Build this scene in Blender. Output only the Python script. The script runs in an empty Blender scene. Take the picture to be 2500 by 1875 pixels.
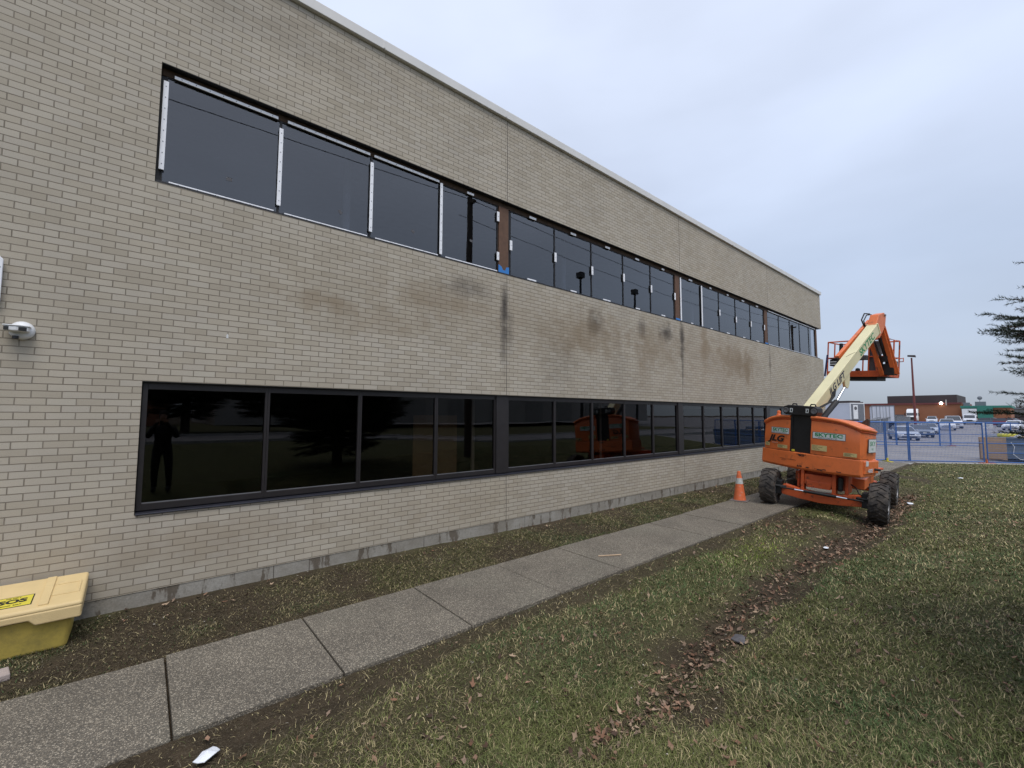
import bpy, math, random
import numpy as np
from mathutils import Vector, Matrix
R=math.radians
scene=bpy.context.scene
col=scene.collection
random.seed(7); rng=np.random.default_rng(11)

# ------------------------------------------------------------------ camera
cam=bpy.data.objects.new("camera",bpy.data.cameras.new("camera")); col.objects.link(cam); scene.camera=cam
yaw,pitch,roll=R(39.97870734),R(4.01335748),R(0.17811106)
cy,sy,cp,sp=math.cos(yaw),math.sin(yaw),math.cos(pitch),math.sin(pitch)
fwd=Vector((sy*cp,cy*cp,sp)); rt=Vector((cy,-sy,0)); up=rt.cross(fwd)
r2=rt*math.cos(roll)+up*math.sin(roll); u2=-rt*math.sin(roll)+up*math.cos(roll)
cam.matrix_world=Matrix(((r2.x,u2.x,-fwd.x,0),(r2.y,u2.y,-fwd.y,-6.02),(r2.z,u2.z,-fwd.z,2.0),(0,0,0,1)))
cam.data.lens=15.4075; cam.data.sensor_width=36; cam.data.clip_start=.02; cam.data.clip_end=5000
# ------------------------------------------------------------------ world and sun
SUN_EL,SUN_AZ=R(62),R(200)          # azimuth clockwise from +y
world=bpy.data.worlds.new("World"); scene.world=world; world.use_nodes=True
nt=world.node_tree; nt.nodes.clear(); N=nt.nodes.new; L=nt.links.new
out=N('ShaderNodeOutputWorld'); bg=N('ShaderNodeBackground'); bg2=N('ShaderNodeBackground'); mixw=N('ShaderNodeAddShader')
sky=N('ShaderNodeTexSky'); sky.sky_type='NISHITA'; sky.sun_disc=False; sky.sun_elevation=SUN_EL; sky.sun_rotation=SUN_AZ
sky.air_density=1.0; sky.dust_density=4.0
L(sky.outputs[0],bg.inputs[0]); bg.inputs[1].default_value=0.02
tc=N('ShaderNodeTexCoord'); sep=N('ShaderNodeSeparateXYZ'); L(tc.outputs['Generated'],sep.inputs[0])
ramp=N('ShaderNodeValToRGB'); L(sep.outputs['Z'],ramp.inputs[0])
e=ramp.color_ramp.elements
e[0].position=0.0; e[0].color=(.37,.42,.48,1); e[1].position=.75; e[1].color=(.72,.79,.95,1)
for p,c in ((.05,(.39,.445,.53,1)),(.13,(.43,.50,.625,1)),(.28,(.50,.585,.745,1)),(.45,(.62,.70,.87,1))):
    q=e.new(p); q.color=c
mp=N('ShaderNodeMapping'); L(tc.outputs['Generated'],mp.inputs[0]); mp.inputs['Scale'].default_value=(1.2,1.2,3.2)
nz=N('ShaderNodeTexNoise'); L(mp.outputs[0],nz.inputs[0]); nz.inputs['Scale'].default_value=1.6; nz.inputs['Detail'].default_value=4; nz.inputs['Roughness'].default_value=.45
mr=N('ShaderNodeMapRange'); L(nz.outputs[0],mr.inputs[0]); mr.inputs[1].default_value=.3; mr.inputs[2].default_value=.7; mr.inputs[3].default_value=.87; mr.inputs[4].default_value=1.10
mm=N('ShaderNodeMixRGB'); mm.blend_type='MULTIPLY'; mm.inputs[0].default_value=1; L(ramp.outputs[0],mm.inputs[1]); L(mr.outputs[0],mm.inputs[2])
L(mm.outputs[0],bg2.inputs[0]); bg2.inputs[1].default_value=.88
L(bg.outputs[0],mixw.inputs[0]); L(bg2.outputs[0],mixw.inputs[1]); L(mixw.outputs[0],out.inputs[0])
sd=bpy.data.lights.new("overcast_sun",'SUN'); sd.energy=1.5; sd.angle=R(28); sd.color=(1,.96,.9)
so=bpy.data.objects.new("overcast_sun",sd); col.objects.link(so)
d=Vector((math.sin(SUN_AZ)*math.cos(SUN_EL),math.cos(SUN_AZ)*math.cos(SUN_EL),math.sin(SUN_EL)))
so.rotation_euler=d.to_track_quat('Z','Y').to_euler()
scene.view_settings.view_transform='Standard'; scene.view_settings.look='None'; scene.view_settings.gamma=1; scene.view_settings.exposure=0.25
scene.render.engine='CYCLES'
scene.cycles.max_bounces=6; scene.cycles.transparent_max_bounces=12

# ------------------------------------------------------------------ materials
MATS={}
def newmat(name):
    m=bpy.data.materials.new(name); m.use_nodes=True; MATS[name]=m
    return m,m.node_tree,m.node_tree.nodes['Principled BSDF']
def simple(name,c,rough=.6,metal=0,var=.12,scale=6,bump=0,bscale=60,coat=0,spec=.5,dirt=None,dscale=3,dlo=.52,dhi=.7):
    """plain paint / plastic / metal with a little colour mottling and optional dirt"""
    m,t,b=newmat(name); n=t.nodes.new; l=t.links.new
    tc=n('ShaderNodeTexCoord'); nz=n('ShaderNodeTexNoise'); nz.inputs['Scale'].default_value=scale; nz.inputs['Detail'].default_value=6
    l(tc.outputs['Object'],nz.inputs[0])
    mr=n('ShaderNodeMapRange'); mr.inputs[1].default_value=.3; mr.inputs[2].default_value=.7; mr.inputs[3].default_value=1-var; mr.inputs[4].default_value=1+var; l(nz.outputs[0],mr.inputs[0])
    mx=n('ShaderNodeMixRGB'); mx.blend_type='MULTIPLY'; mx.inputs[0].default_value=1; mx.inputs[1].default_value=(*c,1); l(mr.outputs[0],mx.inputs[2])
    o=mx.outputs[0]
    if dirt:
        d2=n('ShaderNodeTexNoise'); d2.inputs['Scale'].default_value=dscale; d2.inputs['Detail'].default_value=8; d2.inputs['Roughness'].default_value=.7; l(tc.outputs['Object'],d2.inputs[0])
        m2=n('ShaderNodeMapRange'); m2.inputs[1].default_value=dlo; m2.inputs[2].default_value=dhi; l(d2.outputs[0],m2.inputs[0])
        mx2=n('ShaderNodeMixRGB'); l(m2.outputs[0],mx2.inputs[0]); l(o,mx2.inputs[1]); mx2.inputs[2].default_value=(*dirt,1); o=mx2.outputs[0]
    l(o,b.inputs['Base Color']); b.inputs['Roughness'].default_value=rough; b.inputs['Metallic'].default_value=metal
    b.inputs['Coat Weight'].default_value=coat; b.inputs['Coat Roughness'].default_value=.15; b.inputs['Specular IOR Level'].default_value=spec
    if bump:
        n3=n('ShaderNodeTexNoise'); n3.inputs['Scale'].default_value=bscale; n3.inputs['Detail'].default_value=4; l(tc.outputs['Object'],n3.inputs[0])
        bp=n('ShaderNodeBump'); bp.inputs['Strength'].default_value=bump; bp.inputs['Distance'].default_value=.01; l(n3.outputs[0],bp.inputs['Height']); l(bp.outputs[0],b.inputs['Normal'])
    return m
def math_(t,op,a,b=None,c=None,clamp=False):
    n=t.nodes.new('ShaderNodeMath'); n.operation=op; n.use_clamp=clamp
    for i,v in enumerate((a,b,c)):
        if v is None: continue
        if isinstance(v,(int,float)): n.inputs[i].default_value=v
        else: t.links.new(v,n.inputs[i])
    return n.outputs[0]
def noise(t,vec,scale,detail=4,rough=.5):
    n=t.nodes.new('ShaderNodeTexNoise'); n.inputs['Scale'].default_value=scale; n.inputs['Detail'].default_value=detail; n.inputs['Roughness'].default_value=rough
    if vec is not None: t.links.new(vec,n.inputs[0])
    return n.outputs[0]
def rng_(t,v,a,b,c=0.,d_=1.,smooth=False):
    n=t.nodes.new('ShaderNodeMapRange'); t.links.new(v,n.inputs[0])
    if smooth: n.interpolation_type='SMOOTHSTEP'
    for i,x in enumerate((a,b,c,d_)): n.inputs[i+1].default_value=x
    return n.outputs[0]
def mixc(t,f,a,b,mode='MIX'):
    n=t.nodes.new('ShaderNodeMixRGB'); n.blend_type=mode
    for i,v in enumerate((f,a,b)):
        if isinstance(v,(int,float)): n.inputs[i].default_value=v
        elif isinstance(v,tuple): n.inputs[i].default_value=(*v,1)
        else: t.links.new(v,n.inputs[i])
    return n.outputs[0]

def brick_material():
    m,t,b=newmat('buff_brick'); n=t.nodes.new; l=t.links.new
    tc=n('ShaderNodeTexCoord'); sp_=n('ShaderNodeSeparateXYZ'); l(tc.outputs['Object'],sp_.inputs[0])
    ge=n('ShaderNodeNewGeometry'); sn=n('ShaderNodeSeparateXYZ'); l(ge.outputs['Normal'],sn.inputs[0])
    side=math_(t,'GREATER_THAN',math_(t,'ABSOLUTE',sn.outputs[0]),.5)
    uu=n('ShaderNodeMix'); l(side,uu.inputs[0]); l(sp_.outputs[0],uu.inputs[2]); l(sp_.outputs[1],uu.inputs[3])
    cb=n('ShaderNodeCombineXYZ'); l(math_(t,'ADD',uu.outputs[0],20.33),cb.inputs[0]); l(math_(t,'ADD',sp_.outputs[2],-2.343+.0677*60-.003),cb.inputs[1])
    # wobble of joints
    wn=n('ShaderNodeTexNoise'); wn.inputs['Scale'].default_value=9; l(tc.outputs['Object'],wn.inputs[0])
    wv=n('ShaderNodeVectorMath'); wv.operation='SCALE'; wv.inputs['Scale'].default_value=.006; 
    w0=n('ShaderNodeVectorMath'); w0.operation='SUBTRACT'; l(wn.outputs[1],w0.inputs[0]); w0.inputs[1].default_value=(.5,.5,.5); l(w0.outputs[0],wv.inputs[0])
    wa=n('ShaderNodeVectorMath'); l(cb.outputs[0],wa.inputs[0]); l(wv.outputs[0],wa.inputs[1])
    br=n('ShaderNodeTexBrick'); l(wa.outputs[0],br.inputs['Vector'])
    br.inputs['Scale'].default_value=1; br.inputs['Brick Width'].default_value=.2033; br.inputs['Row Height'].default_value=.0677
    br.inputs['Mortar Size'].default_value=.0047; br.inputs['Mortar Smooth'].default_value=.25; br.offset=.5; br.squash=1
    br.inputs['Color1'].default_value=(0,0,0,1); br.inputs['Color2'].default_value=(1,1,1,1); br.inputs['Mortar'].default_value=(.5,.5,.5,1); br.inputs['Bias'].default_value=0
    f=br.outputs['Color']
    rp=n('ShaderNodeValToRGB'); l(f,rp.inputs[0]); e=rp.color_ramp.elements
    e[0].position=0; e[0].color=(.395,.350,.280,1); e[1].position=1; e[1].color=(.480,.438,.365,1)
    for p,c in ((.15,(.425,.378,.305,1)),(.45,(.450,.402,.326,1)),(.62,(.452,.410,.345,1)),(.88,(.467,.420,.345,1))):
        q=e.new(p); q.color=c
    c=rp.outputs[0]
    # fired texture: speckle, streaks
    fine=noise(t,tc.outputs['Object'],160,5,.7); c=mixc(t,1,c,rng_(t,fine,.3,.7,.86,1.13),'MULTIPLY')
    big=noise(t,tc.outputs['Object'],.9,5,.6); c=mixc(t,1,c,rng_(t,big,.3,.72,.9,1.07),'MULTIPLY')
    warm=noise(t,tc.outputs['Object'],.35,4,.55); c=mixc(t,rng_(t,warm,.5,.75,0,.3),c,(.40,.345,.25))
    # dark pits
    vo=n('ShaderNodeTexVoronoi'); vo.inputs['Scale'].default_value=38; l(tc.outputs['Object'],vo.inputs[0])
    pit=rng_(t,vo.outputs['Distance'],.05,.11,.6,0); c=mixc(t,pit,c,(.2,.18,.15))
    mort=br.outputs['Fac']
    mcol=mixc(t,rng_(t,noise(t,tc.outputs['Object'],5),.35,.65,0,1),(.20,.173,.137),(.26,.228,.182))
    c=mixc(t,mort,c,mcol)
    # weather stains: (x, z, half width, half height, amount, tint)
    S=[(5.6,3.75,4.6,.75,.17,1),(12.5,3.7,3.8,.8,.14,1),(4.86,3.95,.11,.5,.75,0),(4.85,3.35,.09,.8,.42,0),(5.0,3.5,.10,.5,.25,0),(4.05,4.12,.55,.2,.34,0),(3.5,3.8,.9,.28,.26,1),(2.55,3.35,1.0,.25,.2,1),(1.75,3.5,.55,.15,.3,1),
       (7.4,3.98,.30,.36,.5,0),(7.3,3.75,1.0,.5,.32,1),(6.5,3.5,.9,.3,.26,1),(9.15,4.1,.22,.26,.42,0),(10.25,4.12,.38,.26,.62,0),(9.6,3.7,1.1,.5,.24,1),
       (11.03,4.0,.13,.6,.6,0),(11.02,3.3,.06,.6,.35,0),(12.3,3.95,.28,.7,.42,1),(14.2,3.7,1.3,.55,.42,1),(15.1,3.55,.5,.6,.45,1),(9.2,3.1,.3,.8,.25,1),
       (17.1,3.9,.12,.5,.3,0),(.6,.6,1.3,.28,.22,1),(3.6,.55,1.6,.3,.14,1),(6.3,3.0,.5,.7,.12,0),(8.2,2.9,.4,.7,.12,0),(20.0,4.0,1.0,.5,.15,1),(0.8,7.0,2.5,.4,.14,0)]
    st=noise(t,tc.outputs['Object'],3.0,6,.65)
    for x,z,rx,rz,a,k in S:
        dx=math_(t,'DIVIDE',math_(t,'SUBTRACT',sp_.outputs[0],x),rx); dz=math_(t,'DIVIDE',math_(t,'SUBTRACT',sp_.outputs[2],z),rz)
        r_=math_(t,'SQRT',math_(t,'ADD',math_(t,'MULTIPLY',dx,dx),math_(t,'MULTIPLY',dz,dz)))
        r_=math_(t,'ADD',r_,rng_(t,st,.3,.7,-.45,.5))
        c=mixc(t,rng_(t,r_,.05,1.35,min(.95,a*1.45),0,True),c,(.235,.175,.11) if k else (.075,.065,.058))
    # rising damp and splash near the ground
    c=mixc(t,rng_(t,sp_.outputs[2],.1,.75,.16,0),c,(.34,.29,.2))
    l(c,b.inputs['Base Color']); b.inputs['Roughness'].default_value=.92; b.inputs['Specular IOR Level'].default_value=.25
    bh=math_(t,'ADD',math_(t,'MULTIPLY',mort,-1.),math_(t,'MULTIPLY',fine,.35))
    bp=n('ShaderNodeBump'); bp.inputs['Strength'].default_value=.8; bp.inputs['Distance'].default_value=.006; l(bh,bp.inputs['Height']); l(bp.outputs[0],b.inputs['Normal'])
    return m
def foundation_material():
    m,t,b=newmat('parged_concrete'); n=t.nodes.new; l=t.links.new
    tc=n('ShaderNodeTexCoord'); v=tc.outputs['Object']
    c=mixc(t,rng_(t,noise(t,v,2.2,6,.65),.35,.65),(.235,.215,.18),(.33,.315,.28))
    mp=n('ShaderNodeMapping'); l(v,mp.inputs[0]); mp.inputs['Scale'].default_value=(3.2,1,.9)
    c=mixc(t,rng_(t,noise(t,mp.outputs[0],1.5,5,.7),.53,.58,0,.85),c,(.10,.078,.055))
    c=mixc(t,1,c,rng_(t,noise(t,v,70,3),.3,.7,.88,1.1),'MULTIPLY')
    s=n('ShaderNodeSeparateXYZ'); l(v,s.inputs[0])
    jx=math_(t,'FRACT',math_(t,'DIVIDE',math_(t,'ADD',s.outputs[0],20.05),.4066)); jj=math_(t,'LESS_THAN',math_(t,'ABSOLUTE',math_(t,'SUBTRACT',jx,.5)),.012)
    jm=math_(t,'MULTIPLY',jj,rng_(t,noise(t,v,1.1,3),.5,.56)); c=mixc(t,jm,c,(.09,.075,.06))
    l(c,b.inputs['Base Color']); b.inputs['Roughness'].default_value=.9
    bp=n('ShaderNodeBump'); bp.inputs['Strength'].default_value=.5; bp.inputs['Distance'].default_value=.01; l(noise(t,v,14,6,.6),bp.inputs['Height']); l(bp.outputs[0],b.inputs['Normal'])
    return m
def glass_material(name,tint,ior,gl=(.95,.97,1.)):
    m,t,b=newmat(name); t.nodes.remove(b); n=t.nodes.new; l=t.links.new
    o=t.nodes['Material Output']; tr=n('ShaderNodeBsdfTransparent'); tr.inputs[0].default_value=(*tint,1)
    g=n('ShaderNodeBsdfGlossy'); g.inputs['Roughness'].default_value=.004; g.inputs[0].default_value=(*gl,1)
    tc=n('ShaderNodeTexCoord'); bp=n('ShaderNodeBump'); bp.inputs['Strength'].default_value=.06; bp.inputs['Distance'].default_value=.02
    l(noise(t,tc.outputs['Object'],.9,1),bp.inputs['Height']); l(bp.outputs[0],g.inputs['Normal'])
    fr=n('ShaderNodeFresnel'); fr.inputs[0].default_value=ior
    ge=n('ShaderNodeNewGeometry')
    mx=n('ShaderNodeMixShader'); l(math_(t,'MULTIPLY',fr.outputs[0],math_(t,'SUBTRACT',1.,ge.outputs['Backfacing'])),mx.inputs[0]); l(tr.outputs[0],mx.inputs[1]); l(g.outputs[0],mx.inputs[2]); l(mx.outputs[0],o.inputs[0])
    return m
def sidewalk_material():
    m,t,b=newmat('exposed_aggregate'); n=t.nodes.new; l=t.links.new
    tc=n('ShaderNodeTexCoord'); v=tc.outputs['Object']
    vo=n('ShaderNodeTexVoronoi'); vo.inputs['Scale'].default_value=120; l(v,vo.inputs[0])
    sc=n('ShaderNodeSeparateColor'); l(vo.outputs['Color'],sc.inputs[0])
    c=mixc(t,rng_(t,sc.outputs[0],.0,.6),(.130,.110,.082),(.225,.192,.147))
    c=mixc(t,rng_(t,sc.outputs[0],.68,.92,0,1),c,(.48,.42,.325))
    c=mixc(t,rng_(t,vo.outputs['Distance'],.35,.6,0,.75),c,(.07,.065,.055))
    blot=noise(t,v,1.6,5,.6); c=mixc(t,1,c,rng_(t,blot,.3,.7,.78,1.16),'MULTIPLY')
    c=mixc(t,rng_(t,noise(t,v,.8,3),.52,.72,0,.3),c,(.095,.10,.075))
    c=mixc(t,rng_(t,noise(t,v,2.6,6,.7),.60,.74,0,.45),c,(.06,.055,.045))
    l(c,b.inputs['Base Color']); b.inputs['Roughness'].default_value=.85
    bp=n('ShaderNodeBump'); bp.inputs['Strength'].default_value=.6; bp.inputs['Distance'].default_value=.006; l(math_(t,'MULTIPLY',vo.outputs['Distance'],-1.),bp.inputs['Height']); l(bp.outputs[0],b.inputs['Normal'])
    return m
def soil_material():
    m,t,b=newmat('lawn_soil'); n=t.nodes.new; l=t.links.new
    tc=n('ShaderNodeTexCoord'); v=tc.outputs['Object']
    at=n('ShaderNodeAttribute'); at.attribute_name='green'
    c=mixc(t,rng_(t,noise(t,v,7,7,.7),.3,.7),(.030,.023,.016),(.085,.062,.040))
    c=mixc(t,rng_(t,noise(t,v,60,3,.7),.52,.7,0,.7),c,(.13,.105,.075))
    g=mixc(t,rng_(t,noise(t,v,25,6,.75),.3,.7),(.048,.052,.020),(.14,.138,.06))
    c=mixc(t,at.outputs['Fac'],c,g)
    l(c,b.inputs['Base Color']); b.inputs['Roughness'].default_value=.95; b.inputs['Specular IOR Level'].default_value=.15
    bp=n('ShaderNodeBump'); bp.inputs['Strength'].default_value=.9; bp.inputs['Distance'].default_value=.03; l(noise(t,v,38,6,.7),bp.inputs['Height']); l(bp.outputs[0],b.inputs['Normal'])
    return m
def attr_material(name,rough=.8,attr='tint',trans=0.):
    m,t,b=newmat(name); at=t.nodes.new('ShaderNodeAttribute'); at.attribute_name=attr
    t.links.new(at.outputs['Color'],b.inputs['Base Color']); b.inputs['Roughness'].default_value=rough; b.inputs['Specular IOR Level'].default_value=.2
    return m
def asphalt_material():
    m,t,b=newmat('worn_asphalt'); n=t.nodes.new; l=t.links.new
    tc=n('ShaderNodeTexCoord'); v=tc.outputs['Object']
    c=mixc(t,rng_(t,noise(t,v,.35,6,.6),.3,.7),(.15,.14,.145),(.24,.225,.225))
    c=mixc(t,1,c,rng_(t,noise(t,v,40,3,.8),.3,.7,.8,1.2),'MULTIPLY')
    mp=n('ShaderNodeMapping'); l(v,mp.inputs[0]); mp.inputs['Scale'].default_value=(.5,.35,1)
    wv=n('ShaderNodeTexVoronoi'); wv.feature='DISTANCE_TO_EDGE'; wv.inputs['Scale'].default_value=.45
    dn=n('ShaderNodeVectorMath'); l(mp.outputs[0],dn.inputs[0]); nn=n('ShaderNodeTexNoise'); nn.inputs['Scale'].default_value=.8; l(v,nn.inputs[0]); sc=n('ShaderNodeVectorMath'); sc.operation='SCALE'; sc.inputs['Scale'].default_value=1.3; l(nn.outputs[1],sc.inputs[0]); l(sc.outputs[0],dn.inputs[1]); l(dn.outputs[0],wv.inputs[0])
    cr=rng_(t,wv.outputs['Distance'],.004,.012,.8,0); cr=math_(t,'MULTIPLY',cr,rng_(t,noise(t,v,.25,3),.45,.6)); c=mixc(t,cr,c,(.035,.032,.03))
    l(c,b.inputs['Base Color']); b.inputs['Roughness'].default_value=.75
    return m
M_brick=brick_material(); M_found=foundation_material(); M_walk=sidewalk_material(); M_soil=soil_material(); M_asph=asphalt_material()
M_grass=attr_material('grass_blades',.7); M_leaf=attr_material('dry_leaves',.85); M_needle=attr_material('spruce_needles',.7)
M_gup=glass_material('clear_coated_glass',(.60,.62,.66),2.0); M_glow=glass_material('dark_tinted_glass',(.50,.48,.45),1.60)
M_coping=simple('coping_metal',(.66,.65,.63),.5,var=.06,scale=2,bump=.1)
M_frame=simple('bronze_frame',(.020,.017,.018),.42,var=.15,spec=.5)
M_gask=simple('black_gasket',(.012,.012,.014),.6)
M_sill=simple('dark_sill',(.06,.062,.08),.3,metal=.6)
M_wood=simple('brown_sheathing',(.125,.068,.043),.8,var=.15,scale=12)
M_woodd=simple('rough_lumber',(.055,.032,.018),.85,var=.35,scale=14)
M_strip=simple('mill_aluminium',(.88,.89,.93),.45,metal=0.,var=.04)
M_tape=simple('painters_tape',(.03,.20,.55),.6,var=.06)
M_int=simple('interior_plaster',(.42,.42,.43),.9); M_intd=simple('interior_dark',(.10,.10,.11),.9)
M_card=simple('cardboard',(.36,.25,.16),.85,var=.1)
M_screw=simple('screw_steel',(.25,.25,.27),.4,metal=.8)
M_orange=simple('orange_paint',(.74,.175,.045),.45,var=.10,scale=3,coat=.12,dirt=(.24,.09,.04),dscale=5.5,dlo=.56,dhi=.74)
M_orangeD=simple('scuffed_orange_steel',(.60,.105,.025),.5,var=.12,scale=4,dirt=(.05,.03,.02),dscale=6,dlo=.56,dhi=.68)
M_cream=simple('cream_paint',(.72,.66,.40),.45,var=.05,scale=2.5,coat=.15,dirt=(.36,.32,.2),dscale=7,dlo=.62,dhi=.8)
M_black=simple('black_steel',(.012,.012,.013),.5,var=.3)
M_rub=simple('dusty_rubber',(.038,.034,.032),.88,var=.35,scale=9,bump=.4,bscale=40,dirt=(.13,.108,.088),dscale=6,dlo=.45,dhi=.7)
M_grey=simple('grey_steel',(.2,.2,.21),.45,metal=.4); M_chrome=simple('chrome_rod',(.75,.76,.8),.15,metal=1,var=.02)
M_white=simple('white_paint',(.72,.73,.74),.45,var=.05,dirt=(.42,.42,.42),dscale=2,dlo=.55,dhi=.8)
M_decal=simple('decal_white',(.66,.70,.70),.4,var=.03); M_dgreen=simple('decal_green',(.03,.27,.10),.5,var=.03); M_dnavy=simple('decal_navy',(.012,.014,.05),.5,var=.03)
M_dyel=simple('decal_yellow',(.62,.50,.22),.5,var=.1,scale=30); M_ink=simple('ink_black',(.015,.015,.015),.6)
M_bin=simple('bin_body_yellow',(.50,.38,.085),.55,var=.08,scale=4,bump=.15,bscale=120,dirt=(.20,.17,.06),dscale=4,dlo=.50,dhi=.78)
M_lid=simple('bin_lid_faded',(.66,.50,.25),.6,var=.06,scale=5,bump=.12,bscale=120,dirt=(.42,.34,.2),dscale=5,dlo=.58,dhi=.8)
M_label=simple('label_yellow',(.66,.56,.06),.5,var=.03)
M_cone=simple('cone_orange',(.72,.16,.055),.6,var=.12,scale=12,dirt=(.50,.40,.34),dscale=9,dlo=.56,dhi=.72)
M_band=simple('cone_band',(.52,.53,.50),.5,var=.15,scale=25); M_cbase=simple('cone_base_rubber',(.14,.12,.11),.8,var=.2)
M_blue=simple('fence_blue',(.04,.125,.36),.45,var=.1); M_yfoot=simple('fence_foot_yellow',(.6,.5,.03),.6); M_ofoot=simple('fence_foot_orange',(.5,.14,.06),.7)
M_stone=simple('flat_stone',(.10,.095,.10),.8,var=.2); M_paver=simple('paver_pink',(.40,.33,.30),.85,var=.12,scale=20); M_stick=simple('pale_wood',(.50,.36,.24),.8); M_paper=simple('white_litter',(.74,.77,.82),.7,bump=.5,bscale=30)
M_bark=simple('bark',(.07,.055,.045),.95,var=.3,scale=20,bump=.6)
M_conc=simple('pale_concrete',(.30,.29,.27),.9,var=.12,scale=3,bump=.3); M_kerb=simple('kerb_concrete',(.36,.35,.33),.9,var=.15,scale=5)
M_fbrick=simple('far_brown_brick',(.30,.125,.065),.9,var=.06,scale=.5); M_fdark=simple('far_dark_cladding',(.055,.042,.042),.8); M_fgreen=simple('far_green_panel',(.035,.20,.15),.6); M_fbeige=simple('far_beige_wall',(.40,.38,.35),.9)
M_rust=simple('rust_red_pole',(.15,.035,.032),.6); M_carglass=simple('car_glass',(.03,.035,.045),.12,spec=.9,var=.05)
M_silver=simple('silver_paint',(.42,.45,.52),.35,metal=.3,coat=.3,var=.03); M_dkcar=simple('grey_car_paint',(.10,.12,.17),.3,metal=.3,coat=.4,var=.03)
M_whcar=simple('white_car_paint',(.66,.68,.74),.35,coat=.3,var=.03); M_redcar=simple('dark_red_paint',(.20,.02,.03),.35,coat=.3,var=.03)
M_head=simple('lamp_lens',(.7,.72,.75),.15,var=.02); M_tail=simple('tail_lamp',(.35,.01,.01),.3); M_trail=simple('trailer_side',(.62,.64,.70),.5,var=.04,scale=.6); M_blogo=simple('logo_blue',(.015,.03,.22),.5)
M_galv=simple('galvanised_wire',(.20,.21,.23),.5,metal=.5); M_dump=simple('blue_grey_dumpster',(.13,.165,.215),.5,var=.1,scale=2,dirt=(.07,.08,.09),dscale=3,dlo=.55,dhi=.75)
M_jacket=simple('dark_jacket',(.012,.012,.015),.8); M_skin=simple('skin',(.45,.26,.19),.6); M_jeans=simple('dark_trousers',(.016,.018,.028),.85); M_hair=simple('dark_hair',(.02,.015,.012),.8)
M_spark=simple('yellow_plastic',(.62,.58,.04),.5)
def emit(name,c,s):
    m,t,b=newmat(name); b.inputs['Base Color'].default_value=(*c,1); b.inputs['Emission Color'].default_value=(*c,1); b.inputs['Emission Strength'].default_value=s; return m
M_lit=emit('lit_flood_lamp',(1,.9,.75),14)

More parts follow.
